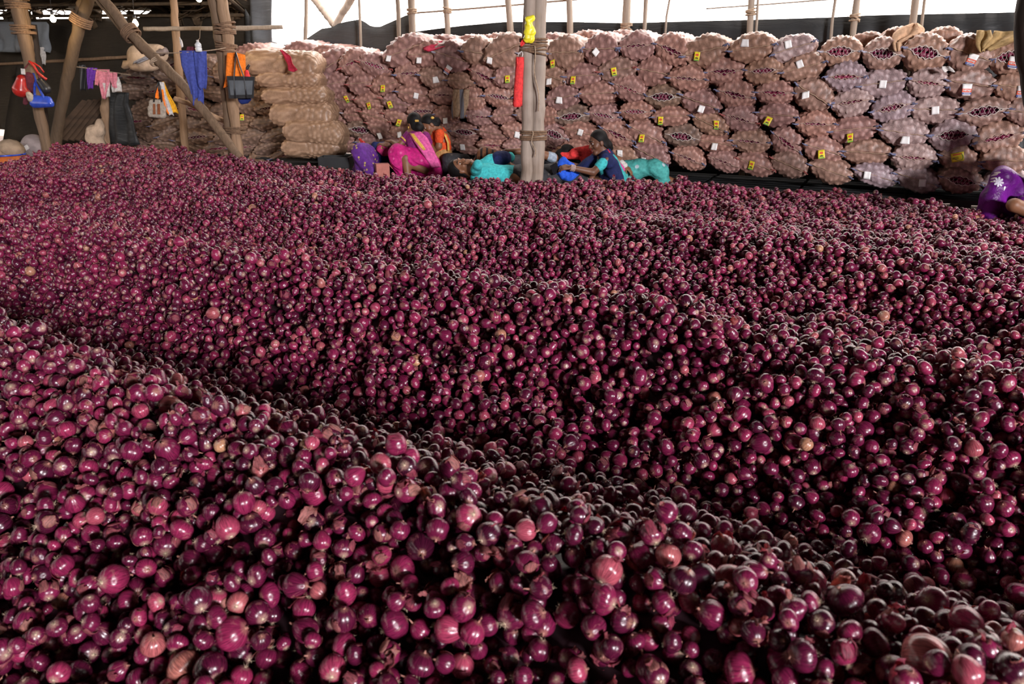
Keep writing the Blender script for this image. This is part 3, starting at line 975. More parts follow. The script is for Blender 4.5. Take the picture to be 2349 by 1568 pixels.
NUM = ['top', 'second', 'third', 'fourth', 'fifth', 'sixth']
NTH = ['first', 'second', 'third', 'fourth', 'fifth', 'sixth', 'seventh', 'eighth', 'ninth', 'tenth', 'eleventh', 'twelfth', 'thirteenth', 'fourteenth',
       'fifteenth', 'sixteenth', 'seventeenth', 'eighteenth', 'nineteenth', 'twentieth', 'twenty-first', 'twenty-second', 'twenty-third']
TAGW = {'w': 'white tag', 'y': 'yellow tag', 'Y': 'wide yellow tag', 'r': 'red banded tag'}

def place_sack(row, cx, cy, w_, h_, tilt, typ, mk, tag=None, ears='b', off=0.0, lab=None, dscale=1.0):
    c = wallat(cx, cy, off)
    W = np.linalg.norm(wallat(cx + w_ / 2, cy, off) - wallat(cx - w_ / 2, cy, off))
    W = min(W, .62)
    dep = project(c)[2]
    H = h_ / FPX * dep / .96
    ks = KINDS[mk, typ]
    P, (sag, skew) = ks[int(rng.integers(len(ks)))]
    yaw = WROT + rng.normal(0, .05)
    if cx < 1250: yaw += .22                                     # those sacks are turned a little towards the middle of the shed
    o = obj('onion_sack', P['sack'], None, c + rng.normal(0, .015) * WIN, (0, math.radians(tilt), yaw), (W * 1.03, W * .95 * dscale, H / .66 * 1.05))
    t_ = rng.uniform(0, 1)
    props(o, tint=t_)
    for pn in ('hem', 'lacing', 'onion_filling'):
        if pn in P:
            q = props(obj(pn, P[pn], o), tint=rng.uniform(.3, .8))
            if pn == 'onion_filling': q['kind'] = 'stuff'
    if ears:
        e = EARS[ears][int(rng.integers(3))]
        for q in e: obj('corner_tuft', q, o)
    if tag:
        kind, gx, gy = tag
        d = ray(gx, gy)
        # tag hangs on the sack's skin: local frame of the sack, unscaled
        ts = obj('tag', TAGS[kind][int(rng.integers(len(TAGS[kind])))], o)
        R = Euler((0, math.radians(tilt), yaw)).to_matrix()
        p = wallat(gx, gy - 8, off - .0)
        loc = np.array(R.inverted() @ Vector(p - np.array(o.location)))
        S = np.array(o.scale)
        lx, lz = loc[0] / S[0], loc[2] / S[2]
        # how far forward the skin is there
        f = min(1.0, abs(lz) / (.33 * math.sqrt(max(.05, 1 - (lx / .52) ** 2))))
        g = math.asin(min(.98, f ** (1 / .88))) / (math.pi / 2)
        ly = -.02 + .306 * (1 - math.sqrt(max(0, 1 - g * g))) - .055
        ts.location = (lx, ly, lz)
        k_ = {'w': 1.0, 'y': 1.0, 'Y': 1.1, 'r': 1.05}[kind]
        ts.scale = tuple(k_ / S)
        ts.rotation_euler = (-.25 if lz < 0 else .15, rng.normal(0, .18) - math.radians(tilt), rng.normal(0, .1))
        if kind == 'r':
            obj('print_band', P_RED, ts, (0, -.004, -.058)); obj('print_band', P_BLUE, ts, (0, -.008, -.084))
            obj('lettering', L_NET, ts, (0, -.0065, -.058)); obj('print_line', L_SMALL, ts, (0, -.011, -.084))
        if kind == 'y':
            obj('red_emblem', P_OVR, ts, (0, -.004, -.030)); obj('black_emblem', P_OVK, ts, (0, -.006, -.058)); obj('print_band', P_GRN, ts, (0, -.012, -.081))
        if kind == 'Y':
            obj('print_line', L_Y1, ts, (0, -.004, -.015)); obj('print_line', L_Y2, ts, (-.016, -.006, -.040)); obj('print_line', L_Y2, ts, (-.016, -.007, -.050)); obj('green_chilli_emblem', P_CHILI, ts, (.018, -.006, -.042))
    return o

# row, centre x, y, width, height (photo points), tilt in degrees, kind of mouth, colour, tag
S_ = [
 # top row
 (0, 757, 150, 84, 66, -30, 's', 'r', None, 'r'), (0, 814, 143, 66, 58, -20, 'o', 'r', None, 'r'), (0, 858, 150, 70, 52, 12, 'o', 'r', None, 'r'),
 (0, 928, 117, 122, 66, -16, 's', 'r', ('w', 900, 136), None), (0, 978, 124, 76, 58, 0, 's', 'r', ('w', 965, 140), None), (0, 1035, 130, 84, 64, 14, 's', 'r', ('r', 1033, 160), 'w'),
 (0, 1098, 121, 76, 62, 4, 's', 'n', None, 'b'), (0, 1160, 118, 92, 70, -24, 's', 'n', ('w', 1130, 140), None), (0, 1226, 122, 70, 60, 0, 's', 'n', None, 'w'), (0, 1293, 120, 84, 70, -3, 's', 'n', ('y', 1270, 146), 'b'),
 (0, 1375, 112, 85, 66, 4, 's', 'r', ('w', 1373, 122), 'b'), (0, 1459, 105, 84, 62, -6, 'o', 'r', None, 'b'), (0, 1541, 115, 92, 68, 20, 'o', 'r', None, None),
 (0, 1615, 117, 104, 67, -14, 's', 'n', ('y', 1602, 127), 'b'), (0, 1724, 110, 106, 63, -8, 's', 'n', ('w', 1711, 98), 'b'), (0, 1819, 110, 100, 58, -18, 's', 'p', ('w', 1807, 101), 'b'),
 (0, 1927, 118, 95, 64, 0, 'h', 'n', None, 'w'), (0, 2025, 123, 92, 68, 6, 'h', 'n', None, 'w'), (0, 2123, 120, 108, 78, 14, 'h', 'n', None, 'b'),
 (0, 2227, 124, 111, 80, 16, 's', 'n', ('r', 2236, 132), 'b'), (0, 2318, 130, 96, 72, -6, 'h', 'n', ('r', 2328, 138), 'w'),
 # second row
 (1, 770, 190, 66, 48, -8, 's', 'r', None, 'r'), (1, 832, 190, 62, 52, -6, 's', 'r', None, 'r'), (1, 884, 193, 68, 48, -6, 's', 'r', ('y', 881, 203), 'r'),
 (1, 939, 168, 66, 58, -6, 'o', 'r', None, 'b'), (1, 996, 178, 66, 46, 10, 's', 'n', ('w', 1000, 184), 'b'), (1, 1055, 187, 66, 40, 5, 's', 'n', None, 'b'),
 (1, 1112, 175, 72, 52, 22, 'o', 'r', None, 'r'), (1, 1168, 172, 68, 52, -10, 's', 'r', ('y', 1165, 181), 'b'), (1, 1216, 180, 56, 48, 0, 's', 'n', None, 'w'), (1, 1266, 176, 64, 50, 18, 's', 'n', ('w', 1261, 188), 'w'),
 (1, 1335, 173, 86, 55, -4, 's', 'r', ('y', 1317, 183), 'b'), (1, 1413, 160, 88, 54, -6, 's', 'n', ('y', 1409, 163), 'r'), (1, 1498, 164, 84, 68, 8, 's', 'r', None, 'b'),
 (1, 1578, 180, 92, 56, 2, 'o', 'r', None, 'b'), (1, 1661, 163, 93, 62, -4, 'o', 'r', None, 'b'), (1, 1752, 162, 92, 60, -3, 'o', 'n', None, None),
 (1, 1841, 155, 104, 58, -14, 's', 'n', ('w', 1833, 147), 'b'), (1, 1939, 176, 95, 64, 0, 'o', 'p', None, 'b'), (1, 2025, 190, 112, 62, -10, 's', 'p', ('w', 2027, 192), 'b'),
 (1, 2129, 190, 98, 66, 14, 'o', 'p', None, 'b'), (1, 2230, 193, 126, 64, 9, 's', 'n', ('r', 2218, 200), 'b'), (1, 2330, 199, 104, 64, 4, 's', 'n', ('r', 2347, 204), 'b'),
 # third row
 (2, 788, 231, 66, 42, 12, 's', 'r', ('y', 791, 228), 'r'), (2, 850, 232, 66, 42, 4, 's', 'r', ('y', 847, 243), 'r'), (2, 910, 236, 68, 42, 16, 's', 'r', ('y', 896, 240), 'r'),
 (2, 951, 216, 78, 44, 8, 's', 'r', ('w', 957, 221), 'b'), (2, 1014, 218, 64, 44, -2, 'o', 'r', None, None), (2, 1088, 226, 52, 50, 0, 's', 'r', None, None), (2, 1143, 222, 70, 50, 4, 'o', 'r', None, 'b'),
 (2, 1212, 224, 66, 46, 0, 's', 'n', None, 'b'), (2, 1287, 224, 80, 54, -6, 's', 'r', ('w', 1288, 230), 'b'), (2, 1370, 214, 88, 54, -2, 's', 'r', None, 'b'), (2, 1442, 204, 86, 56, 16, 'o', 'r', None, 'b'),
 (2, 1521, 222, 86, 52, 4, 'h', 'l', None, None), (2, 1604, 233, 96, 54, 20, 's', 'r', ('w', 1615, 250), 'b'), (2, 1686, 216, 92, 64, 10, 'o', 'r', None, 'b'), (2, 1777, 212, 92, 56, 0, 'o', 'r', None, 'b'),
 (2, 1866, 217, 98, 68, 30, 's', 'n', ('w', 1850, 218), 'b'), (2, 1954, 234, 97, 66, -4, 'o', 'p', None, 'b'), (2, 2047, 247, 100, 70, -14, 'o', 'p', None, 'b'),
 (2, 2145, 251, 114, 62, -2, 's', 'p', ('w', 2146, 252), 'b'), (2, 2258, 255, 122, 64, -8, 'h', 'n', None, 'b'), (2, 2352, 256, 92, 60, -4, 's', 'n', None, 'b'),
 # fourth row
 (3, 765, 264, 58, 40, 10, 's', 'r', ('y', 757, 271), 'r'), (3, 812, 264, 54, 38, 8, 's', 'r', None, 'w'), (3, 862, 267, 64, 38, 18, 's', 'r', None, 'r'), (3, 914, 267, 68, 34, 10, 's', 'r', ('y', 918, 282), 'r'),
 (3, 968, 255, 68, 38, -4, 'o', 'r', None, None), (3, 1024, 262, 54, 38, 0, 's', 'r', ('w', 1023, 278), 'b'), (3, 1100, 268, 68, 44, 4, 'o', 'r', None, 'b'), (3, 1158, 263, 66, 42, -6, 's', 'r', None, 'b'), (3, 1212, 264, 60, 42, 0, 's', 'n', None, 'b'), (3, 1255, 266, 54, 42, 6, 's', 'r', None, 'b'),
 (3, 1312, 267, 80, 46, -2, 'h', 'l', None, None), (3, 1383, 265, 78, 50, 5, 'o', 'r', None, 'b'), (3, 1458, 256, 82, 50, -4, 'o', 'r', None, 'b'), (3, 1540, 266, 88, 44, -4, 's', 'r', ('y', 1518, 275), 'b'),
 (3, 1629, 284, 90, 48, 22, 's', 'n', ('y', 1646, 284), 'b'), (3, 1698, 273, 90, 58, 12, 'o', 'r', None, 'r'), (3, 1781, 263, 98, 52, 6, 's', 'r', ('y', 1768, 276), 'b'), (3, 1871, 284, 95, 58, -2, 'o', 'r', None, 'b'),
 (3, 1957, 296, 114, 58, -9, 's', 'r', ('y', 1950, 314), 'b'), (3, 2073, 304, 117, 62, 5, 's', 'p', ('w', 2079, 320), 'b'), (3, 2186, 310, 108, 68, -2, 'h', 'p', None, 'b'), (3, 2292, 316, 122, 74, -16, 'o', 'n', None, 'b'),
 # fifth row
 (4, 776, 300, 52, 38, 0, 's', 'r', None, None), (4, 827, 298, 64, 42, 8, 'h', 'l', None, 'r'), (4, 880, 299, 68, 38, 24, 's', 'r', ('w', 873, 312), 'r'), (4, 925, 300, 60, 38, -4, 's', 'r', ('w', 918, 310), None), (4, 988, 296, 60, 36, 0, 's', 'r', None, 'b'), (4, 1034, 297, 52, 36, 0, 's', 'r', None, 'b'), (4, 1066, 303, 66, 38, 4, 'h', 'r', None, 'b'),
 (4, 1130, 306, 74, 36, 12, 's', 'r', ('w', 1146, 298), 'b'), (4, 1184, 302, 66, 40, 18, 's', 'r', ('w', 1188, 310), None), (4, 1226, 302, 48, 40, 0, 's', 'r', None, None), (4, 1272, 308, 66, 50, 16, 'h', 'r', None, 'w'),
 (4, 1333, 302, 84, 44, 10, 's', 'r', ('w', 1338, 304), 'r'), (4, 1416, 308, 84, 56, 20, 'o', 'r', None, 'b'), (4, 1482, 308, 92, 60, 22, 's', 'r', ('y', 1474, 316), 'b'), (4, 1564, 313, 86, 52, 10, 'h', 'l', None, None),
 (4, 1642, 327, 90, 44, 6, 's', 'r', ('w', 1642, 336), 'b'), (4, 1720, 324, 92, 54, 2, 'o', 'n', None, 'b'), (4, 1804, 327, 86, 60, 32, 'o', 'r', None, 'b'), (4, 1890, 343, 96, 56, 14, 's', 'r', ('y', 1884, 351), 'b'),
 (4, 1988, 350, 114, 56, 2, 's', 'n', None, 'b'), (4, 2096, 361, 106, 62, 8, 'o', 'p', None, 'b'), (4, 2203, 369, 108, 60, 14, 's', 'n', ('Y', 2196, 358), 'b'), (4, 2308, 368, 118, 62, -6, 's', 'n', ('r', 2310, 398), 'b'),
 # bottom row
 (5, 803, 332, 56, 36, 0, 's', 'r', None, None), (5, 850, 326, 60, 36, 0, 's', 'r', None, 'b'), (5, 905, 330, 62, 36, 0, 's', 'r', None, None), (5, 960, 328, 60, 36, 4, 's', 'r', None, 'b'), (5, 1020, 330, 62, 36, 0, 's', 'r', None, None), (5, 1070, 335, 68, 36, 14, 's', 'r', ('w', 1062, 338), None),
 (5, 1130, 333, 68, 32, 0, 'o', 'r', None, None), (5, 1184, 334, 56, 34, 0, 's', 'r', None, None), (5, 1226, 336, 50, 34, 0, 's', 'r', None, None), (5, 1268, 340, 58, 36, 8, 'o', 'r', None, None), (5, 1324, 338, 70, 36, 4, 's', 'r', ('y', 1319, 347), None),
 (5, 1428, 356, 76, 42, 12, 's', 'n', ('w', 1422, 352), 'b'), (5, 1378, 346, 54, 40, 0, 's', 'r', None, None), (5, 1494, 356, 88, 54, 24, 's', 'r', ('w', 1479, 369), 'b'), (5, 1579, 362, 82, 50, 16, 'o', 'r', None, 'b'), (5, 1660, 370, 84, 46, 14, 'o', 'r', None, None),
 (5, 1733, 376, 92, 52, 16, 's', 'r', ('y', 1727, 377), 'r'), (5, 1810, 378, 90, 54, 20, 's', 'n', None, 'r'), (5, 1904, 391, 106, 54, 14, 's', 'n', None, 'b'), (5, 2007, 401, 108, 50, 14, 's', 'p', ('w', 1991, 400), 'b'),
 (5, 2102, 411, 112, 56, 14, 's', 'p', ('w', 2117, 418), 'b'), (5, 2204, 414, 104, 58, 10, 'h', 'n', None, 'b'), (5, 2312, 424, 118, 62, 2, 's', 'p', ('r', 2328, 440), 'w'),
]
rows_seen = {}
for (row, cx, cy, w_, h_, tl, typ, mk, tag, ears) in sorted(S_, key=lambda q: (q[0], -q[1])):
    k = rows_seen[row] = rows_seen.get(row, -1) + 1
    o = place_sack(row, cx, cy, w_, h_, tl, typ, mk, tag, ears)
    colw = {'n': 'brown', 'p': 'mauve-brown', 'r': 'reddish brown', 'l': 'dull olive-brown'}[mk]
    mouth = {'s': 'sewn shut', 'o': 'gaping at its seam', 'h': 'laced wide open'}[typ]
    lab = f"{colw} net sack {mouth}{', ' + TAGW[tag[0]] if tag else ''}, {NUM[row]} row, {NTH[k]} from right"
    props(o, lab, 'onion sack', 'net sacks stacked in the long wall')

# ---- dusty sacks of the wall behind the timber posts at the dark end
k = 0
rows2 = [(150, 400, 600, 62, 40), (184, 292, 600, 70, 36), (216, 300, 660, 72, 36), (248, 308, 660, 66, 36), (280, 312, 660, 64, 36), (309, 322, 700, 62, 36), (336, 326, 730, 62, 34), (356, 520, 660, 62, 34)]
for ri, (yy, x0, x1, w_, h_) in enumerate(rows2):
    x = x0 + (ri % 2) * 22
    kk = 0
    while x < x1:
        ww = w_ * rng.uniform(.85, 1.12)
        t_ = rng.choice(['s', 's', 's', 'o'])
        tg = ('y', 556, 270) if ri == 3 and abs(x - 556) < 34 else None
        o = place_sack(ri, x, yy + rng.normal(0, 3) + (x - 450) * .02, ww, h_ * rng.uniform(.95, 1.15), rng.normal(0, 10), t_, 'l', tg, rng.choice(['b', 'w', 'b']) if rng.uniform() < .4 else None)
        props(o, f"dusty{' yellow-tagged' if tg else ''} net sack behind the posts, row {['one','two','three','four','five','six','seven','eight'][ri]} from top, {NTH[kk]} from dark end", 'onion sack', 'dusty sacks behind the timber posts')
        kk += 1; k += 1
        x += ww * .92
# ---- a second layer whose pale tops show over the first
for i, (cx, cy, w_, h_) in enumerate([(575, 124, 80, 30), (690, 122, 100, 34), (745, 126, 80, 30), (1010, 104, 90, 30), (1080, 104, 90, 30), (1135, 104, 80, 34), (1258, 104, 80, 34), (1340, 98, 80, 34), (1420, 96, 80, 32), (1990, 102, 90, 34), (2060, 96, 90, 40), (2170, 96, 90, 40)]):
    o = place_sack(0, cx, cy, w_, h_ * 1.5, rng.normal(0, 5), 's', 'r' if cx < 1500 else 'n', None, None, off=.5)
    props(o, f"pale topped net sack lying behind the top row, {NTH[i]} from the timber posts", 'onion sack', 'sacks in the second layer')

# ---- the stack of long tan sacks lying sideways
def long_sack_mesh(seed):
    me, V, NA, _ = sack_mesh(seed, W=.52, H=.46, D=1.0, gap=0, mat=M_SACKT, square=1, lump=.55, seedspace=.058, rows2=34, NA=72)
    return me
LONG = [long_sack_mesh(900 + i) for i in range(3)]
ST = [(655, 143, 170, 56, -2), (672, 184, 140, 42, 0), (686, 221, 148, 44, 1), (700, 260, 138, 58, 0), (728, 302, 132, 56, -3), (722, 339, 132, 46, 0)]
for i, (cx, cy, w_, h_, tl) in enumerate(ST):
    c = wallat(cx, cy, -.42)
    dep = project(c)[2]
    Lw = w_ / FPX * dep * 1.06; Hh = h_ / FPX * dep * 1.08
    o = obj('long_onion_sack', LONG[i % 3], None, c + np.array([-.5 * Lw, .12, 0]), (0, 0, 0), (1, 1, 1))
    o.rotation_euler = (0, 0, -math.pi / 2 + .05)
    o.rotation_euler = Euler((math.radians(tl), 0, -math.pi / 2 - .12 + rng.normal(0, .04)))
    o.scale = (.42 / .52, Lw, Hh / .46)
    props(o, f"long tan sack lying sideways, {['topmost, with a crimson net strip', 'second from the top', 'third from the top', 'fourth from the top, the bulkiest', 'second from the bottom', 'lowest'][i]} in the stack", 'onion sack', 'long sacks stacked sideways', tint=0.0)
    if i == 1:
        L = [np.array([.10 + .05 * math.sin(u), .25 + .10 * math.cos(u * .9), .26 - .10 * u * .25]) for u in np.linspace(0, 5, 18)]
        obj('tie_string', MB().add(*tube(L, .006, 5)).mesh('tie_string', M_LACE), o)
# ------------------------------------------------------------------ tarpaulin band, poles, pallets
M_TARPG = tarp_mat('hazed_tarpaulin', (.045, .048, .050), (.085, .088, .090), .6)  # black tarpaulin greyed: haze of the bright opening put into the colour
def tarp_obj(name, top, bot, off, nrow, amp, seed, mat, label, cat='tarpaulin', step=14, vf=1.0):
    V, F = sheet(top, bot, off, nrow, amp, seed, vf, step=step)
    return props(obj(name, mesh(name, V, F, mat)), label, cat)
tarp_obj('black_tarpaulin', [(560, 20), (585, 60), (615, 92), (650, 103), (675, 99), (700, 92), (740, 66), (765, 62), (775, 55), (800, 48), (822, 44), (835, 50), (850, 60), (872, 62), (900, 50), (930, 36), (945, 30)],
         [(560, 340), (945, 340)], 1.25, 14, .07, 31, M_TARPG, 'dark tarpaulin sagging in loose swags under the daylight opening, tied up at its right end', step=9)
tarp_obj('black_tarpaulin', [(944, 74), (1000, 66), (1080, 57), (1160, 50), (1300, 50), (1440, 53), (1540, 50), (1700, 46), (1900, 40), (2000, 35), (2100, 33), (2200, 31), (2335, 28), (2480, 22)],
         [(944, 380), (1700, 440), (2480, 520)], 1.2, 12, .035, 33, M_TARP, 'long taut black tarpaulin band running level behind the sack wall')
V, F = sheet([(572, -40), (600, -40), (628, -40)], [(572, 100), (600, 118), (630, 100)], 1.15, 10, .05, 12, 1.0, step=6)
props(obj('plastic_curtain', mesh('plastic_curtain', V, F, M_GREYTARP)), 'grey plastic curtain strip hanging at the edge of the bright opening', 'curtain')
V, F = sheet([(-40, 50), (60, 50), (106, 50), (112, 60)], [(-40, 118), (45, 120), (75, 105), (112, 122)], 1.0, 12, .10, 14, 2.0, step=6)
props(obj('grey_sheet', mesh('grey_sheet', V, F, M_GREYTARP)), 'pale grey plastic sheet hung high on the dark back wall', 'sheet')

def wood_mat(name, c1, c2, c3):
    t = NT(name); tc = t.n('ShaderNodeTexCoord').outputs['Object']
    g = t.noise(t.vec(tc, 'MULTIPLY', (14, 14, 1.2)), 2.0, 5, .65, .6)
    f = t.noise(tc, 3.0, 3)
    c = t.mix(t.ramp(f, [(.35, 0.0), (.7, .8)]), t.ramp(g, [(.25, c1), (.65, c2)]), c3)
    return t.out(c, .75, g, .4, .01, spec=.3)
M_POLE = wood_mat('grey_pole_wood', (.13, .095, .070), (.30, .235, .185), (.40, .34, .29))
M_POLEB = wood_mat('brown_pole_wood', (.14, .085, .045), (.34, .22, .135), (.24, .15, .09))
M_POLED = wood_mat('dark_pole_wood', (.012, .008, .006), (.032, .021, .015), (.02, .014, .010))
M_POLEK = wood_mat('dim_pole_wood', (.040, .026, .015), (.11, .072, .043), (.075, .05, .03))
M_POLEM = wood_mat('shaded_pole_wood', (.07, .044, .025), (.19, .125, .078), (.14, .09, .057))  # darker copy of the brown wood, dimness of that end put into the colour
M_BAMB = wood_mat('bamboo_wood', (.20, .16, .12), (.36, .30, .24), (.28, .23, .18))
M_ROPE = plain('coir_rope', (.16, .095, .055), .95, .35, 50)
M_TWINE = plain('jute_twine', (.34, .25, .17), .9, .3, 50)

def pole(name, pts, rads, mat, label, cat='pole', group=None, seg=12, knots=.05, seed=0, n=28):
    """timber through the given world points; origin at its foot"""
    P = np.asarray(pts, float); r_ = np.random.default_rng(seed)
    L = np.concatenate([[0], np.cumsum(np.linalg.norm(np.diff(P, axis=0), axis=1))])
    s = np.linspace(0, L[-1], n)
    Q = np.stack([np.interp(s, L, P[:, k]) for k in range(3)], 1)
    R = np.interp(s, L, np.broadcast_to(np.asarray(rads, float), (len(P),)))
    Q[1:-1] += (r_.normal(0, .06, (n - 2, 3)) * R[1:-1, None])
    R = R * (1 + knots * np.sin(s * 9 + seed) * np.sin(s * 4.3 + seed * 2)) * (1 + .03 * r_.normal(size=n))
    foot = Q[0].copy()
    V, F = tube(Q - foot, R, seg, True, .02, r_)
    return props(obj(name, mesh(name, V, F, mat), None, foot), label, cat, group)

def lashing(parent, c, axis, r1, turns=5, w_=.010, mat=None, spread=.018, sq=1.0, name='rope_lashing', side=None):
    """turns of rope round a pole: child of the pole"""
    axis = np.asarray(axis, float); axis /= np.linalg.norm(axis)
    e1 = np.cross(axis, [0, 1, 0]); e1 /= np.linalg.norm(e1); e2 = np.cross(axis, e1)
    mb = MB(); r_ = np.random.default_rng(int(abs(c[0] * 1000)) % 9999)
    for k in range(turns):
        a = np.linspace(0, 2 * np.pi, 19)
        tl = r_.normal(0, .012)
        pth = np.asarray(c)[None] + axis[None] * ((k - (turns - 1) / 2) * spread + tl * np.cos(a))[:, None] + np.cos(a)[:, None] * e1 * (r1 * sq) + np.sin(a)[:, None] * e2 * r1
        mb.add(*tube(pth, w_, 6, False))
    me = mb.mesh(name, mat or M_ROPE)
    o = obj(name, me, parent, -np.array(parent.location))
    return o

def onY(px, py, Y): return at(px, py, Y)

# the pair of thick posts in the middle
YC_ = 7.5
p1 = pole('wooden_post', [onY(1206, 470, YC_) * [1, 1, 0] + [0, 0, 0], onY(1208, 400, YC_), onY(1212, 120, YC_), onY(1218, -40, YC_), onY(1222, -330, YC_)], [.058, .056, .062, .060, .055], M_POLE,
          'greyish upright post with peeling bark, thinner of the middle pair, yellow bag tied on', 'post', seed=3)
p2 = pole('wooden_post', [onY(1226, 470, YC_ + .02) * [1, 1, 0], onY(1231, 400, YC_ + .02), onY(1237, 120, YC_ + .02), onY(1238, -40, YC_ + .02), onY(1240, -330, YC_ + .02)], [.070, .068, .066, .062, .055], M_POLE,
          'stout pale grey upright post of the middle pair, smooth and knotted', 'post', seed=4)
for yy, tn in ((105, 7), (310, 5)):
    c = (onY(1211, yy, YC_) + onY(1236, yy, YC_ + .02)) / 2
    lashing(p2, c, (0.02, 0, 1), .082, tn, .010, None, .019, 1.55)
def vine(px0, y0, px1, y1, Y, r=.006, seed=1):
    r_ = np.random.default_rng(seed)
    n = 14
    return np.array([onY(px0 + (px1 - px0) * s + 3 * math.sin(s * 9 + seed), y0 + (y1 - y0) * s, Y) for s in np.linspace(0, 1, n)])
props(obj('hanging_twine', MB().add(*tube(vine(1224, 105, 1236, 255, YC_ - .09), .006, 5)).add(*tube(vine(1219, 300, 1228, 360, YC_ - .085), .005, 5)).mesh('hanging_twine', M_TWINE)), 'loose brown twine end dangling down between the middle pair of posts', 'twine')

# timber posts at the dark end
YL = 9.25
q1 = pole('wooden_post', [onY(536, 400, YL) * [1, 1, 0], onY(532, 345, YL), onY(508, 120, YL), onY(490, 0, YL), onY(478, -80, YL)], [.048, .050, .060, .062, .06], M_POLEM, 'weathered brown post, the slimmer of the twin posts beside the orange bag', 'post', seed=6)
q2 = pole('wooden_post', [onY(550, 400, YL - .05) * [1, 1, 0], onY(547, 350, YL - .05), onY(530, 200, YL - .05), onY(524, 90, YL - .05), onY(508, 0, YL - .05), onY(492, -80, YL - .05)], [.056, .060, .064, .068, .066, .06], M_POLEB, 'thick pale bamboo post carrying the orange bag and black tote', 'post', seed=7)
for yy, tn, px in ((66, 6, 516), (108, 5, 520), (298, 4, 541)):
    lashing(q2, (onY(px - 8, yy, YL) + onY(px + 7, yy, YL - .05)) / 2, onY(px, yy - 40, YL) - onY(px + 3, yy, YL), .088, tn, .011, None, .02, 1.35)
# slanting brace
b1 = pole('slanting_pole', [onY(551, 362, YL - .40), onY(536, 342, YL - .35), onY(420, 195, YL - .1), onY(300, 78, YL + .1), onY(238, 0, YL + .25), onY(160, -110, YL + .4)], [.046, .048, .055, .060, .058, .055], M_POLEM, 'long slanting brown pole leaning down to the foot of the twin posts', 'pole', seed=8)
b1b = pole('slanting_pole', [onY(330, 118, YL + .12), onY(285, 70, YL + .2), onY(228, 0, YL + .36), onY(150, -110, YL + .5)], [.040, .046, .05, .05], M_POLEM, 'shorter pole lashed under the upper end of the long slanting pole', 'pole', seed=18)
lashing(b1, onY(300, 76, YL + .12), onY(238, 0, YL + .25) - onY(300, 76, YL + .12), .082, 6, .011, None, .02, 1.2)
lashing(b1, onY(358, 142, YL - .0), onY(238, 0, YL + .25) - onY(300, 76, YL + .12), .064, 3, .008, M_TWINE, .016, 1.0)
# low rail behind
pole('slanting_pole', [onY(528, 285, YL + .3), onY(430, 236, YL + .3), onY(400, 226, YL + .3)], .030, M_POLEB, 'thin dark rail running behind the slanting pole to the twin posts', 'pole', seed=19)
# steep leaning pole
YS_ = 10.6
l1 = pole('leaning_pole', [onY(128, 345, YS_) * [1, 1, 0], onY(128, 318, YS_), onY(152, 190, YS_), onY(182, 60, YS_), onY(205, -10, YS_), onY(232, -90, YS_)], [.070, .070, .070, .072, .070, .068], M_POLEK, 'dark brown pole leaning steeply away from the far rim of the heap', 'pole', seed=9)
l1b = pole('leaning_pole', [onY(176, 60, YS_ + .05), onY(190, -10, YS_ + .05), onY(212, -90, YS_ + .05)], [.06, .062, .06], M_POLEK, 'short pole lashed alongside the top of the steep leaning pole', 'pole', seed=29)
lashing(l1, onY(186, 46, YS_), onY(205, -10, YS_) - onY(182, 60, YS_), .125, 5, .013, None, .026, 1.0)
# post with the handbags
m1 = pole('wooden_post', [onY(108, 348, 10.4) * [1, 1, 0], onY(104, 318, 10.4), onY(85, 235, 10.4), onY(62, 120, 10.4), onY(46, 40, 10.4), onY(34, -10, 10.4), onY(20, -90, 10.4)], [.062, .065, .066, .074, .075, .075, .07], M_POLEM, 'pale split post hung with red and blue handbags', 'post', seed=10)
m1b = pole('wooden_post', [onY(72, 150, 10.5), onY(64, 90, 10.5), onY(50, 20, 10.5), onY(40, -90, 10.5)], [.05, .06, .07, .07], M_POLEM, 'second trunk bound to the upper part of the post with handbags', 'post', seed=11)
m1c = pole('wooden_post', [onY(102, 345, 10.9) * [1, 1, 0], onY(98, 250, 10.9), onY(82, 120, 10.9), onY(74, 56, 10.9)], [.055, .06, .06, .055], M_POLED, 'dark thin post standing behind the post with handbags', 'post', seed=12)
for yy, px in ((10, 40), (68, 53)):
    lashing(m1, onY(px, yy, 10.45), onY(46, 40, 10.4) - onY(62, 120, 10.4), .135, 4, .014, None, .03, 1.0)
# small post behind, slender upright
pole('wooden_post', [onY(408, 250, 11.2) * [1, 1, 0], onY(408, 140, 11.2), onY(398, 0, 11.2), onY(397, -8, 11.2)], [.055, .055, .052, .052], M_POLEB, 'slender upright post behind the dusty sacks', 'post', seed=13)
pole('wooden_post', [onY(250, 345, 12.4) * [1, 1, 0], onY(246, 320, 12.4), onY(248, 212, 12.4)], [.10, .10, .095], M_POLEB, 'short ochre stump post standing below the clothes line', 'post', seed=14)
# horizontal bamboos
pole('bamboo_rail', [onY(648, 62, 11.13), onY(560, 65, 11.13), onY(330, 66, 11.13)], [.028, .03, .028], M_BAMB, 'pale bamboo rail crossing behind the twin posts', 'bamboo pole', seed=15)
pole('bamboo_rail', [wallat(330, 128, 1.31), wallat(170, 138, 1.31), wallat(-60, 150, 1.31)], [.028, .03, .028], M_POLEB, 'yellowish bamboo rail along the dark back wall', 'bamboo pole', seed=16)

